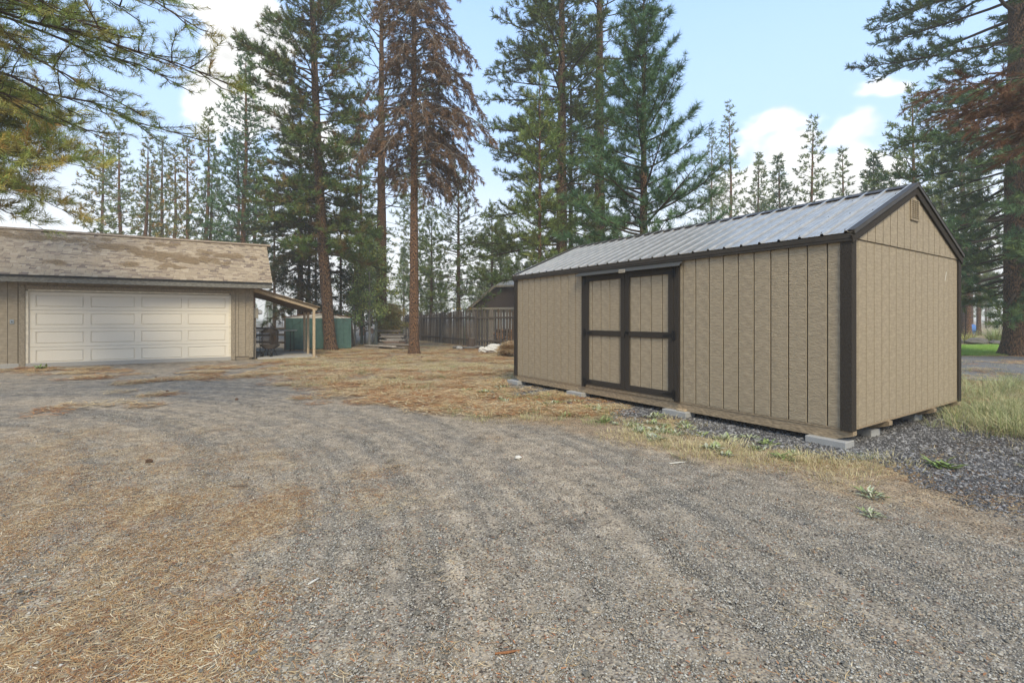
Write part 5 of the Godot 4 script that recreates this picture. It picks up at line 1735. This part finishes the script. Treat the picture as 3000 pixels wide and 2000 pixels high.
func limb_path(start: Vector3, az: float, r: float, e0: float, e1: float, seg := 6) -> PackedVector3Array:
	var p := start
	var path := PackedVector3Array([p])
	for i in seg:
		var t := (i + 0.5) / seg
		var e := lerpf(e0, e1, t)
		az += rf(-0.13, 0.13)
		p += Vector3(cos(az) * cos(e), sin(e), sin(az) * cos(e)) * r / seg
		path.append(p)
	return path

func tree(o: Dictionary) -> Node3D:
	var t := thing(o.get("name", "pine_tree"), o.label, "tree", W(o.x, o.d, -0.02), 0.0, o.get("group", ""))
	rng.seed = o.seed
	var H: float = o.h
	var r0: float = o.r
	var lean: Vector2 = o.get("lean", Vector2.ZERO)
	var bow: float = o.get("bow", 0.0)
	var stem := func(h: float) -> Vector3: return Vector3(lean.x * h + bow * sin(PI * minf(h / H * 1.6, 1.0)), h, lean.y * h)
	var pts := PackedVector3Array()
	var rad := PackedFloat32Array()
	var step: float = 0.22 if o.d < 28.0 else 0.6
	var h := -0.05
	while h < H:
		pts.append(stem.call(h))
		rad.append(r0 * pow(maxf(1.0 - h / H, 0.0), 0.75) + r0 * 0.42 * exp(-maxf(h, 0.0) / 0.30) * o.get("flare", 1.0) + 0.004)
		h += step if h < 9.0 else step * 2.5
	var g := Geo.new()
	g.tube(pts, rad, 16 if o.d < 28.0 else 8, false, 0.16, fine_noise)
	part("trunk", g.mesh(o.get("bark", M.bark_pine)), t)
	var limbs := Geo.new()
	var meshes: Array = o.tuft
	var bufs := []
	for m in meshes: bufs.append(PackedFloat32Array())
	var nb := int(o.nb * 1.3)
	var prof: Array = o.prof
	for i in nb:
		var u := (i + rng.randf()) / nb
		h = lerpf(o.hb, H * 0.985, pow(u, o.get("bias", 1.0)))
		var az := i * 2.39996 + rf(-0.5, 0.5)
		var R := at_profile(prof, h) * rf(0.42, 1.22)
		if o.has("pull"):
			R *= 1.0 + o.pull.y * cos(az - o.pull.x)
		if R < 0.12: R = 0.12
		if o.d < 30.0 and rng.randf() < 0.16 and not o.has("leafy"):      # gaps where limbs are lost
			continue
		var e0: float = lerpf(o.el[0], o.el[1], u) + rf(-0.15, 0.15)
		var e1: float = lerpf(o.tip[0], o.tip[1], u) + rf(-0.2, 0.2)
		grow(limbs, bufs, limb_path(stem.call(h), az, R, e0, e1), 0.010 + R * 0.012, o)
	# bare dead limbs below the crown
	for i in o.get("dead", 0):
		h = rf(o.get("dead_from", 1.5), o.hb + 1.5)
		var path := limb_path(stem.call(h), rf(0, TAU), rf(0.4, 1.0) * o.get("dead_len", 1.6), rf(-0.2, 0.3), rf(-0.7, 0.2))
		limbs.tube(path, PackedFloat32Array([0.022, 0.017, 0.013, 0.010, 0.008, 0.005, 0.003]), 4)
		for k in 5:
			var p := path[rng.randi_range(1, 6)]
			limbs.tube(PackedVector3Array([p, p + Vector3(rf(-0.3, 0.3), rf(-0.35, 0.15), rf(-0.3, 0.3))]), PackedFloat32Array([0.006, 0.002]), 3)
	for path in o.get("extra", []):
		grow(limbs, bufs, path, 0.03, o)
	if limbs.v.size(): part("limbs", limbs.mesh(o.get("limb", M.limb)), t).set_meta("kind", "stuff")
	var crown := Node3D.new()
	crown.name = "crown"
	t.add_child(crown)
	for i in meshes.size():
		if bufs[i].size(): copies("needles" if not o.has("leafy") else "leaves", meshes[i], bufs[i], true, crown).set_meta("kind", "stuff")
	return t

# a limb that sags from a to e, in the tree's own axes
func sag(a: Vector3, e: Vector3, rise: float, seg := 9) -> PackedVector3Array:
	var p := PackedVector3Array()
	for i in seg + 1:
		var t := float(i) / seg
		p.append(a.lerp(e, t) + Vector3(0, rise * sin(PI * t), 0) + Vector3(rf(-0.05, 0.05), rf(-0.04, 0.04), rf(-0.05, 0.05)) * (1.0 if i else 0.0))
	return p

const PINE := [Color(0.108, 0.170, 0.051), Color(0.137, 0.200, 0.063), Color(0.087, 0.147, 0.051), Color(0.166, 0.216, 0.060)]
const PINE_BLUE := [Color(0.087, 0.170, 0.083), Color(0.112, 0.205, 0.094), Color(0.075, 0.147, 0.071), Color(0.145, 0.228, 0.094)]
const PINE_LIGHT := [Color(0.173, 0.247, 0.068), Color(0.210, 0.270, 0.075), Color(0.143, 0.217, 0.075), Color(0.255, 0.270, 0.090)]
const PINE_GOLD := [Color(0.225, 0.232, 0.068), Color(0.158, 0.195, 0.060), Color(0.360, 0.262, 0.075), Color(0.128, 0.173, 0.057), Color(0.435, 0.240, 0.068)]
const PINE_BROWN := [Color(0.190, 0.115, 0.070), Color(0.145, 0.090, 0.060), Color(0.255, 0.150, 0.082), Color(0.125, 0.092, 0.070)]
const PINE_FAR := [Color(0.145, 0.189, 0.063), Color(0.186, 0.216, 0.066), Color(0.124, 0.165, 0.057)]

func make_trees() -> void:
	# the leaning pine by the metal shed
	tree({x = -7.97, d = 21.6, seed = 801, h = 23.0, r = 0.25, lean = Vector2(-0.062, -0.02), bow = -0.12, hb = 4.2, nb = 185, bias = 1.0, prof = [[4.2, 2.6], [6.0, 2.7], [8.0, 2.3], [11.0, 2.8], [14.0, 2.5], [18.0, 1.7], [23.0, 0.2]], el = [-0.05, 0.7], tip = [-0.35, 0.6], twigs = 7.5, tufts = 6.5, size = 1.35, tuft = T.mid, cols = PINE + [Color(0.20, 0.11, 0.045)], dead = 26, label = "tall dark green pine with a leaning trunk before the green metal shed"})
	tree({x = -11.0, d = 25.5, seed = 802, h = 13.5, r = 0.17, hb = 2.2, nb = 120, prof = [[2.0, 2.4], [6.0, 2.3], [10.0, 1.4], [13.5, 0.1]], el = [-0.3, 0.4], tip = [-0.6, 0.3], twigs = 7.0, tufts = 6.0, size = 1.3, hang = 0.15, tuft = T.mid, cols = [Color(0.045, 0.068, 0.034), Color(0.060, 0.080, 0.036), Color(0.110, 0.075, 0.040)], dead = 20, dead_from = 1.0, label = "dark dense pine behind the lean-to and the metal shed"})
	# the dying pine with brown drooping crown
	tree({x = -3.81, d = 19.1, seed = 803, h = 19.0, r = 0.185, bark = M.bark_red, limb = M.limb_grey, hb = 6.4, nb = 190, prof = [[6.4, 1.1], [7.2, 2.3], [8.2, 2.7], [10.0, 2.4], [12.0, 2.2], [13.0, 2.3], [14.4, 1.5], [15.2, 0.8], [19.0, 0.5]], el = [0.5, 0.9], tip = [-1.2, -1.1], twigs = 7.5, tufts = 6.0, hang = 0.45, naked = 0.36, size = 1.3, twig_max = 0.7, bare = 0.2, twig_len = 1.3, tuft = T.brown, cols = PINE_BROWN, pull = Vector2(0.0, 0.16), dead = 6, dead_from = 5.0, dead_len = 0.8, name = "dying_pine_tree", label = "dying pine with brown drooping crown on a straight reddish trunk"})
	# pines behind the two
	tree({x = -7.85, d = 29.5, seed = 804, h = 24.0, r = 0.34, bark = M.bark_red, hb = 7.5, nb = 90, prof = [[7.0, 1.8], [10.0, 3.4], [14.0, 3.8], [19.0, 3.0], [24.0, 0.3]], el = [-0.1, 0.7], tip = [0.1, 0.6], twigs = 2.8, tufts = 4.4, size = 1.7, bare = 0.45, tuft = T.mid, cols = PINE + PINE_LIGHT, dead = 34, dead_len = 2.6, pull = Vector2(0.2, 0.2), label = "thick red barked pine behind the lumber stack"})
	tree({x = -3.6, d = 33.0, seed = 805, h = 12.0, r = 0.16, hb = 2.6, nb = 90, prof = [[2.0, 2.2], [6.0, 2.4], [9.0, 1.5], [12.0, 0.1]], el = [0.0, 0.6], tip = [0.15, 0.5], twigs = 2.8, tufts = 4.0, size = 1.6, bare = 0.4, tuft = T.mid, cols = PINE_LIGHT + PINE, dead = 24, dead_len = 2.2, label = "light green sparse pine behind the fence right of the brown pine"})
	tree({x = -1.6, d = 39.0, seed = 806, h = 10.5, r = 0.15, hb = 1.5, nb = 80, prof = [[1.5, 1.9], [5.0, 1.9], [10.5, 0.1]], el = [0.0, 0.6], tip = [0.1, 0.5], twigs = 4.0, tufts = 4.0, size = 1.0, tuft = T.far, cols = PINE_LIGHT, label = "hazy bushy pine left of the neighbouring house"})
	tree({x = -5.9, d = 36.0, seed = 807, h = 9.0, r = 0.12, hb = 1.5, nb = 70, prof = [[1.2, 1.4], [4.0, 1.6], [9.0, 0.1]], el = [0.0, 0.6], tip = [0.1, 0.5], twigs = 4.0, tufts = 4.0, size = 0.9, tuft = T.far, cols = PINE + PINE_LIGHT, dead = 14, label = "small pine seen just left of the reddish trunk"})
	# the aspen
	tree({x = -7.55, d = 26.0, seed = 808, h = 6.6, r = 0.055, bark = M.bark_pale, limb = M.limb_grey, hb = 1.0, nb = 46, prof = [[0.8, 1.2], [2.5, 1.35], [4.5, 1.0], [6.6, 0.15]], el = [0.5, 1.1], tip = [0.1, 0.8], twigs = 6.5, tufts = 6.0, size = 1.2, bare = 0.3, tuft = T.leaf, leafy = true, cols = [Color(0.26, 0.35, 0.10), Color(0.34, 0.42, 0.12), Color(0.46, 0.46, 0.13), Color(0.18, 0.27, 0.09)], name = "aspen_tree", label = "slender pale trunked aspen with yellow green leaves by the metal shed"})
	tree({x = -8.9, d = 27.8, seed = 809, h = 4.6, r = 0.05, bark = M.bark_pale, limb = M.limb_grey, hb = 0.6, nb = 40, prof = [[0.5, 1.2], [2.0, 1.4], [4.6, 0.2]], el = [0.5, 1.1], tip = [0.1, 0.8], twigs = 6.5, tufts = 6.0, size = 1.2, bare = 0.3, tuft = T.leaf, leafy = true, cols = [Color(0.12, 0.20, 0.09), Color(0.16, 0.25, 0.10), Color(0.34, 0.22, 0.08)], name = "aspen_tree", label = "lower bushy green aspen right behind the metal shed"})
	tree({x = -7.1, d = 28.6, seed = 810, h = 1.9, r = 0.03, limb = M.limb_grey, hb = 0.1, nb = 60, prof = [[0.0, 0.9], [1.0, 1.0], [1.9, 0.3]], el = [0.5, 1.1], tip = [0.3, 0.8], twigs = 9.0, tufts = 8.0, size = 1.2, bare = 0.2, tuft = T.gold, leafy = true, cols = [Color(0.52, 0.38, 0.12), Color(0.56, 0.33, 0.10), Color(0.40, 0.37, 0.13), Color(0.32, 0.34, 0.12)], name = "golden_shrub", label = "golden orange shrub behind the lumber stack"})
	# big pines behind the shed
	tree({x = 2.43, d = 24.0, seed = 811, h = 25.0, r = 0.31, hb = 3.4, nb = 150, prof = [[3.0, 3.6], [7.0, 3.9], [11.0, 3.6], [15.0, 3.9], [20.0, 2.6], [25.0, 0.3]], el = [-0.25, 0.6], tip = [-0.1, 0.6], twigs = 5.2, tufts = 5.2, size = 1.6, bare = 0.3, tuft = T.mid, cols = PINE + [Color(0.115, 0.125, 0.042)], pull = Vector2(PI, 0.25), dead = 24, dead_len = 2.4, label = "tall pine with long left hand limbs behind the shed's left end"})
	tree({x = 4.42, d = 24.8, seed = 812, h = 26.0, r = 0.33, hb = 9.0, nb = 80, prof = [[8.0, 2.2], [13.0, 2.8], [18.0, 2.8], [26.0, 0.4]], el = [-0.1, 0.6], tip = [0.0, 0.6], twigs = 4.6, tufts = 4.6, size = 1.6, bare = 0.35, tuft = T.mid, cols = PINE, dead = 46, dead_from = 3.0, dead_len = 2.4, label = "thick bare trunked pine standing behind the shed's middle"})
	tree({x = 3.3, d = 27.5, seed = 813, h = 18.0, r = 0.16, hb = 4.0, nb = 80, prof = [[3.0, 1.6], [9.0, 2.0], [18.0, 0.2]], el = [-0.1, 0.6], tip = [0.0, 0.6], twigs = 4.4, tufts = 4.4, size = 1.7, tuft = T.mid, cols = PINE_GOLD + PINE, dead = 24, label = "yellowing pine between the two tall trunks behind the shed"})
	tree({x = 1.03, d = 18.2, seed = 814, h = 10.9, r = 0.085, bark = M.bark_red, hb = 2.6, nb = 76, prof = [[2.4, 0.75], [5.0, 0.95], [8.0, 0.85], [10.9, 0.08]], el = [0.1, 0.9], tip = [0.5, 1.0], twigs = 7.0, tufts = 6.0, size = 1.25, bare = 0.25, tuft = T.mid, cols = PINE_LIGHT, dead = 12, dead_len = 0.8, label = "slender young light green pine behind the shed's left end"})
	tree({x = 3.92, d = 14.6, seed = 815, h = 11.6, r = 0.15, hb = 2.3, nb = 110, bias = 0.92, prof = [[2.0, 2.2], [4.0, 2.35], [6.5, 1.9], [9.0, 1.15], [11.6, 0.12]], el = [0.05, 0.9], tip = [0.45, 1.1], twigs = 6.2, tufts = 6.5, size = 1.12, bare = 0.22, spread = 0.8, tuft = T.long, cols = PINE_BLUE, label = "dense blue green long needled young pine close behind the shed"})
	# hazy pines right of it
	var far_base := {seed = 0, r = 0.2, hb = 2.5, nb = 100, el = [-0.1, 0.7], tip = [0.1, 0.7], twigs = 3.6, tufts = 3.6, size = 1.0, bare = 0.2, tuft = T.far, bark = M.bark_far, draw_twigs = false, cols = PINE_FAR, group = "pines of the far tree line"}
	var rows := [
		[20.5, 45.0, 21.5, 2.6, "tall pointed hazy pine just right of the blue green pine"], [22.8, 46.0, 17.0, 2.2, "shorter hazy pine beside the tall pointed one over the shed roof"], [23.4, 58.0, 24.0, 3.2, "pale hazy pine behind the tall pointed one"], [25.0, 49.0, 13.0, 2.0, "low hazy pine left of the gap of sky over the roof"],
		[24.2, 40.0, 18.0, 2.3, "dark spiky pine alone against the white cloud"], [22.9, 41.5, 15.3, 1.7, "thin pine leaning on the spiky one's left side"], [28.5, 42.0, 16.0, 1.6, "small isolated pine right of the spiky one"],
		[26.4, 32.0, 16.8, 2.6, "tall hazy pine left of the big right hand pine"], [25.3, 34.5, 13.0, 1.9, "short pine where the shed's ridge meets the trees"],
		[-29.6, 37.0, 16.2, 1.7, "first pine over the garage roof beside the overhanging branches"], [-27.6, 38.5, 15.8, 1.3, "bent trunked pine over the garage roof"], [-26.9, 36.0, 14.8, 1.7, "dense green pine over the middle of the garage roof"], [-24.9, 36.5, 14.2, 1.3, "twin thin pine over the garage roof, left of the pair"], [-23.7, 36.0, 14.6, 1.2, "twin thin pine over the garage roof, right of the pair"], [-22.6, 36.6, 13.0, 1.2, "short yellowish pine over the garage roof"], [-22.2, 36.0, 17.0, 1.7, "tallest pointed pine over the garage roof"], [-20.6, 37.5, 15.5, 1.8, "bushy pine over the right part of the garage roof"], [-19.0, 36.0, 14.0, 1.7, "bluish pine left of the leaning pine"],
		[-16.2, 30.0, 18.0, 2.7, "full blue green pine partly behind the leaning pine"], [-33.5, 40.0, 17.0, 2.2, "pine at the far left seen through the branches"], [-31.8, 43.0, 15.0, 2.0, "hazy pine at the left seen under the branches"],
		[33.5, 36.0, 19.0, 2.6, "pine behind the big right hand trunk"], [-12.5, 41.0, 19.0, 2.4, "tall hazy pine seen between the leaning and the brown pine"], [-9.5, 47.0, 18.0, 2.4, "far hazy pine right of the leaning trunk"]]
	var i := 0
	for k in rows:
		var o := far_base.duplicate()
		o.merge({x = k[0], d = k[1], h = k[2], seed = 830 + i, label = k[4], prof = [[k[2] * 0.10, k[3] * 0.8], [k[2] * 0.3, k[3]], [k[2] * 0.65, k[3] * 0.72], [k[2], 0.06]]}, true)
		rng.seed = 2000 + i
		o.lean = Vector2(rf(-0.03, 0.03), rf(-0.02, 0.02))
		o.bow = rf(-0.3, 0.3)
		for q in o.prof: q[1] *= rf(0.7, 1.25)
		o.nb = int(100 * rf(0.7, 1.2))
		o.cols = [PINE_FAR, PINE_FAR + PINE_LIGHT, PINE_FAR + PINE_BLUE, PINE_FAR + PINE_GOLD][rng.randi() % 4]
		if k[0] < -17.0:
			o.hb = rf(3.0, 7.0)
			o.nb = int(56 * rf(0.7, 1.3))
			o.twigs = 3.0
			o.dead = 16
		if i == 18:
			o.cols = PINE_BLUE; o.hb = 4.0; o.size = 0.85; o.nb = 130
		if i in [0, 1, 3, 6, 7]:
			o.cols = PINE_FAR + PINE_LIGHT
		if i in [4, 6]:
			o.nb = 70; o.bare = 0.3
		tree(o)
		i += 1
	# the big pine at the right edge
	tree({x = 18.95, d = 18.4, seed = 861, h = 26.0, r = 0.42, hb = 2.3, nb = 190, bias = 1.0, prof = [[2.0, 3.4], [5.0, 4.0], [9.0, 3.7], [12.0, 4.0], [14.0, 5.0], [17.0, 4.6], [26.0, 0.4]], el = [-0.35, 0.45], tip = [-0.25, 0.4], twigs = 6.0, tufts = 5.6, size = 1.4, bare = 0.28, tuft = T.mid, cols = PINE_BLUE + PINE, dead = 20, dead_len = 3.0, pull = Vector2(PI, 0.12), label = "huge dark pine with a thick trunk at the right edge beyond the asphalt"})
	# thin bare trunks behind the lean-to and the bushes
	i = 0
	for k in [[-13.8, 28.5, "thin bare trunk left of the others behind the lean-to"], [-12.6, 30.5, "thin dark trunk behind the lean-to near the meter"], [-11.6, 27.5, "slanting thin tree behind the lean-to"], [-13.2, 33.0, "thin hazy trunk behind the lean-to"], [-11.0, 31.5, "thin dark trunk between the lean-to and the metal shed"]]:
		tree({x = k[0], d = k[1], seed = 870 + i, h = 9.0 + i, r = 0.09, hb = 6.0, nb = 26, prof = [[5.0, 1.0], [12.0, 0.2]], el = [0.0, 0.6], tip = [0.0, 0.4], twigs = 4.0, tufts = 3.0, tuft = T.far, cols = PINE_FAR, dead = 46, dead_from = 0.3, dead_len = 1.5, label = k[2], lean = Vector2(0.05 if i == 2 else 0.0, 0)})
		i += 1
	i = 0
	for k in [[31.5, 36.0, "thin trunk beyond the bushes beside the shed's right edge"], [35.0, 38.0, "thin trunk beyond the bushes in the middle of the gap"], [34.0, 33.5, "thicker far trunk left of the big right hand trunk"], [39.0, 41.0, "far thin trunk beyond the lawn"], [44.0, 47.0, "farthest thin trunk beyond the lawn"]]:
		tree({x = k[0], d = k[1], seed = 880 + i, h = 16.0 + i, r = 0.16, hb = 5.0, nb = 50, prof = [[5.0, 1.8], [17.0, 0.2]], el = [0.0, 0.6], tip = [0.0, 0.4], twigs = 4.0, tufts = 3.4, tuft = T.far, cols = PINE_FAR, dead = 14, dead_len = 1.5, label = k[2]})
		i += 1
	# near branches that hang into the picture at the upper left: the trunk stands outside it
	rng.seed = 890
	var near := {x = -8.3, d = 5.7, seed = 891, h = 9.0, r = 0.2, hb = 7.2, nb = 8, prof = [[7.0, 1.6], [9.0, 0.3]], el = [0.0, 0.6], tip = [-0.1, 0.5], twigs = 7.5, tufts = 8.0, size = 1.15, bare = 0.30, twig_max = 0.6, twig_len = 1.0, spread = 1.5, tuft = T.fine, cols = [Color(0.21, 0.27, 0.075), Color(0.27, 0.32, 0.088), Color(0.17, 0.23, 0.070), Color(0.22, 0.28, 0.078), Color(0.36, 0.25, 0.09)], label = "pine at the upper left whose needled branches overhang the yard"}
	var ends := [[-3.0, 5.2, 3.85, 5.4], [-3.15, 4.8, 4.25, 6.2], [-3.7, 5.5, 3.40, 4.8], [-4.15, 5.3, 3.62, 5.2], [-3.35, 4.5, 4.55, 6.8], [-5.0, 5.9, 3.55, 4.6], [-3.9, 4.6, 4.05, 5.9], [-5.6, 6.1, 3.75, 5.0], [-3.55, 5.0, 4.75, 7.0], [-4.6, 4.9, 4.45, 6.0], [-5.1, 5.2, 4.15, 5.6], [-4.4, 5.6, 4.9, 6.6], [-4.0, 5.9, 4.2, 5.6], [-5.4, 5.0, 4.8, 6.4], [-4.9, 6.3, 4.6, 5.8]]
	var paths := []
	for k in ends:
		paths.append(sag(Vector3(0, k[3], 0), Vector3(k[0] + 8.3, k[2], -(k[1] - 5.7)), rf(0.0, 0.35)))
	near.extra = paths
	tree(near)
	var gold := {x = -13.4, d = 10.4, seed = 893, h = 13.0, r = 0.2, hb = 6.5, nb = 40, prof = [[6.0, 2.6], [13.0, 0.3]], el = [0.0, 0.6], tip = [0.0, 0.5], twigs = 8.0, tufts = 7.0, size = 2.6, bare = 0.35, twig_max = 0.8, tuft = T.fine, spread = 1.5, cols = [Color(0.36, 0.40, 0.10), Color(0.29, 0.35, 0.09), Color(0.46, 0.38, 0.10), Color(0.22, 0.29, 0.08), Color(0.46, 0.28, 0.08)], label = "yellowing pine at the left edge whose sprays hang over the garage roof"}
	paths = []
	for k in [[-9.0, 10.4, 4.6, 5.6], [-9.6, 10.8, 3.62, 5.0], [-10.3, 10.2, 4.0, 5.2], [-9.2, 10.0, 5.4, 6.2], [-10.2, 10.6, 5.7, 6.4], [-10.6, 11.0, 3.45, 4.4], [-9.7, 10.9, 4.9, 5.8], [-10.8, 10.0, 4.9, 5.4], [-10.0, 10.2, 4.45, 5.0], [-10.9, 10.7, 4.1, 4.8], [-10.5, 10.4, 6.2, 6.8], [-9.9, 11.2, 5.2, 6.0]]:
		paths.append(sag(Vector3(0, k[3], 0), Vector3(k[0] + 13.4, k[2], -(k[1] - 10.4)), rf(0.0, 0.3)))
	gold.extra = paths
	tree(gold)
	# the browned limb that reaches in from the right
	var brown := {x = 12.6, d = 9.4, seed = 895, h = 14.0, r = 0.24, hb = 8.6, nb = 30, prof = [[8.0, 2.2], [14.0, 0.3]], el = [0.0, 0.6], tip = [0.0, 0.5], twigs = 8.5, tufts = 9.0, size = 1.25, bare = 0.35, hang = 0.25, twig_max = 0.8, tuft = T.brown_near, cols = [Color(0.20, 0.105, 0.058), Color(0.155, 0.080, 0.048), Color(0.235, 0.130, 0.075)], name = "dying_pine_tree", label = "pine outside the right edge whose browned limb reaches in before the sky"}
	paths = []
	for k in [[7.7, 9.0, 5.55, 5.9], [8.2, 9.3, 5.25, 5.7], [8.5, 9.0, 4.95, 5.6], [8.9, 9.2, 4.6, 5.3], [8.7, 9.6, 5.4, 5.8], [9.2, 9.1, 4.45, 5.2], [9.4, 9.4, 5.0, 5.4]]:
		paths.append(sag(Vector3(0, k[3], 0), Vector3(k[0] - 12.6, k[2], -(k[1] - 9.4)), rf(0.0, 0.25)))
	brown.extra = paths
	tree(brown)
	make_forest()

func make_forest() -> void:
	var meshes := []
	for p in 3:
		rng.seed = 900 + p
		var g := Geo.new()
		g.colored = true
		g.col = Color(0.12, 0.085, 0.06)
		var H := 16.0
		g.tube(PackedVector3Array([Vector3(0, -0.2, 0), Vector3(0.1, 8, 0), Vector3(0, 16, 0)]), PackedFloat32Array([0.22, 0.15, 0.02]), 6)
		for k in 620:
			var u := pow(rng.randf(), 0.9)
			var h := lerpf(2.6 + p * 1.2, H, u)
			var r := lerpf(2.2, 0.1, u) * sqrt(rng.randf())
			var a := rf(0, TAU)
			var o := Vector3(cos(a) * r, h + rf(-0.3, 0.3), sin(a) * r)
			g.col = PINE_FAR[rng.randi() % 3] * rf(0.8, 1.3)
			for j in 7:
				var d := Vector3(cos(a) + rf(-1, 1), rf(-0.4, 0.9), sin(a) + rf(-1, 1)).normalized()
				var s := d.cross(Vector3(rf(-1, 1), rf(-1, 1), rf(-1, 1))).normalized() * 0.05
				g.flat(o - s, o + s, o + d * 0.55, d.cross(s))
		meshes.append(g.mesh(M.needle))
	var f := thing("distant_forest", "hazy mass of pines far behind the yard", "forest")
	f.set_meta("kind", "stuff")
	rng.seed = 910
	var bufs := [PackedFloat32Array(), PackedFloat32Array(), PackedFloat32Array()]
	for k in 170:
		var b := deg_to_rad(rf(-58.0, 58.0))
		var d := rf(52.0, 120.0)
		var bd := rad_to_deg(b)
		var s := rf(0.45, 0.8)
		if bd > 23.0 and bd < 42.0 or bd < -20.0: s *= 0.62       # low growth where the sky opens over the roofs
		push(bufs[k % 3], Basis(Vector3.UP, rf(0, TAU)).scaled(Vector3(s * rf(0.9, 1.2), s, s)), W(d * tan(b), d, -0.05))
	for i in 3: copies("trees", meshes[i], bufs[i], false, f)


func _ready() -> void:
	var near := 0.05
	var cam := Camera3D.new()
	cam.name = "camera"
	cam.projection = Camera3D.PROJECTION_FRUSTUM
	cam.near = near
	cam.far = 1500.0
	cam.size = 2.0 * 1000.0 / FOCAL * near
	cam.frustum_offset = Vector2(0, -(1000.0 - 935.3) / FOCAL * near)
	cam.position = Vector3(0, 1.335, 0)
	add_child(cam)
	cam.current = true
	var we := WorldEnvironment.new()
	we.name = "world"
	var env := Environment.new()
	env.background_mode = Environment.BG_SKY
	env.sky = Sky.new()
	env.sky.sky_material = make_sky()
	env.background_energy_multiplier = 1.0
	env.tonemap_mode = Environment.TONE_MAPPER_LINEAR
	env.tonemap_exposure = 1.9
	env.sdfgi_enabled = true
	env.ssao_enabled = true
	env.ssil_enabled = true
	env.fog_enabled = true
	env.fog_density = 0.0028
	env.fog_light_color = Color(1.0, 0.985, 0.95)
	we.environment = env
	add_child(we)
	var sun := DirectionalLight3D.new()
	sun.name = "sun"
	add_child(sun)
	sun.look_at_from_position(Vector3(1.3, 7.5, 7.0), Vector3.ZERO)
	sun.light_color = Color(1.0, 0.95, 0.83)
	sun.light_energy = 0.75
	sun.light_angular_distance = 24.0
	sun.shadow_enabled = true
	zone_noise.seed = 41
	zone_noise.frequency = 0.22
	zone_noise.fractal_octaves = 3
	fine_noise.seed = 43
	fine_noise.frequency = 0.2
	fine_noise.fractal_octaves = 3
	var t0 := Time.get_ticks_msec()
	make_materials()
	make_ground()
	print("ground ", Time.get_ticks_msec() - t0)
	make_surroundings()
	make_shed()
	make_garage()
	make_green_shed()
	make_picket_fence()
	make_neighbour()
	print("built ", Time.get_ticks_msec() - t0)
	make_tufts()
	make_trees()
	print("trees ", Time.get_ticks_msec() - t0)
	make_rail_fence()
	make_fire_pit()
	make_lumber()
	make_right_side()
	make_litter()
	make_small_things()
	print("all ", Time.get_ticks_msec() - t0)
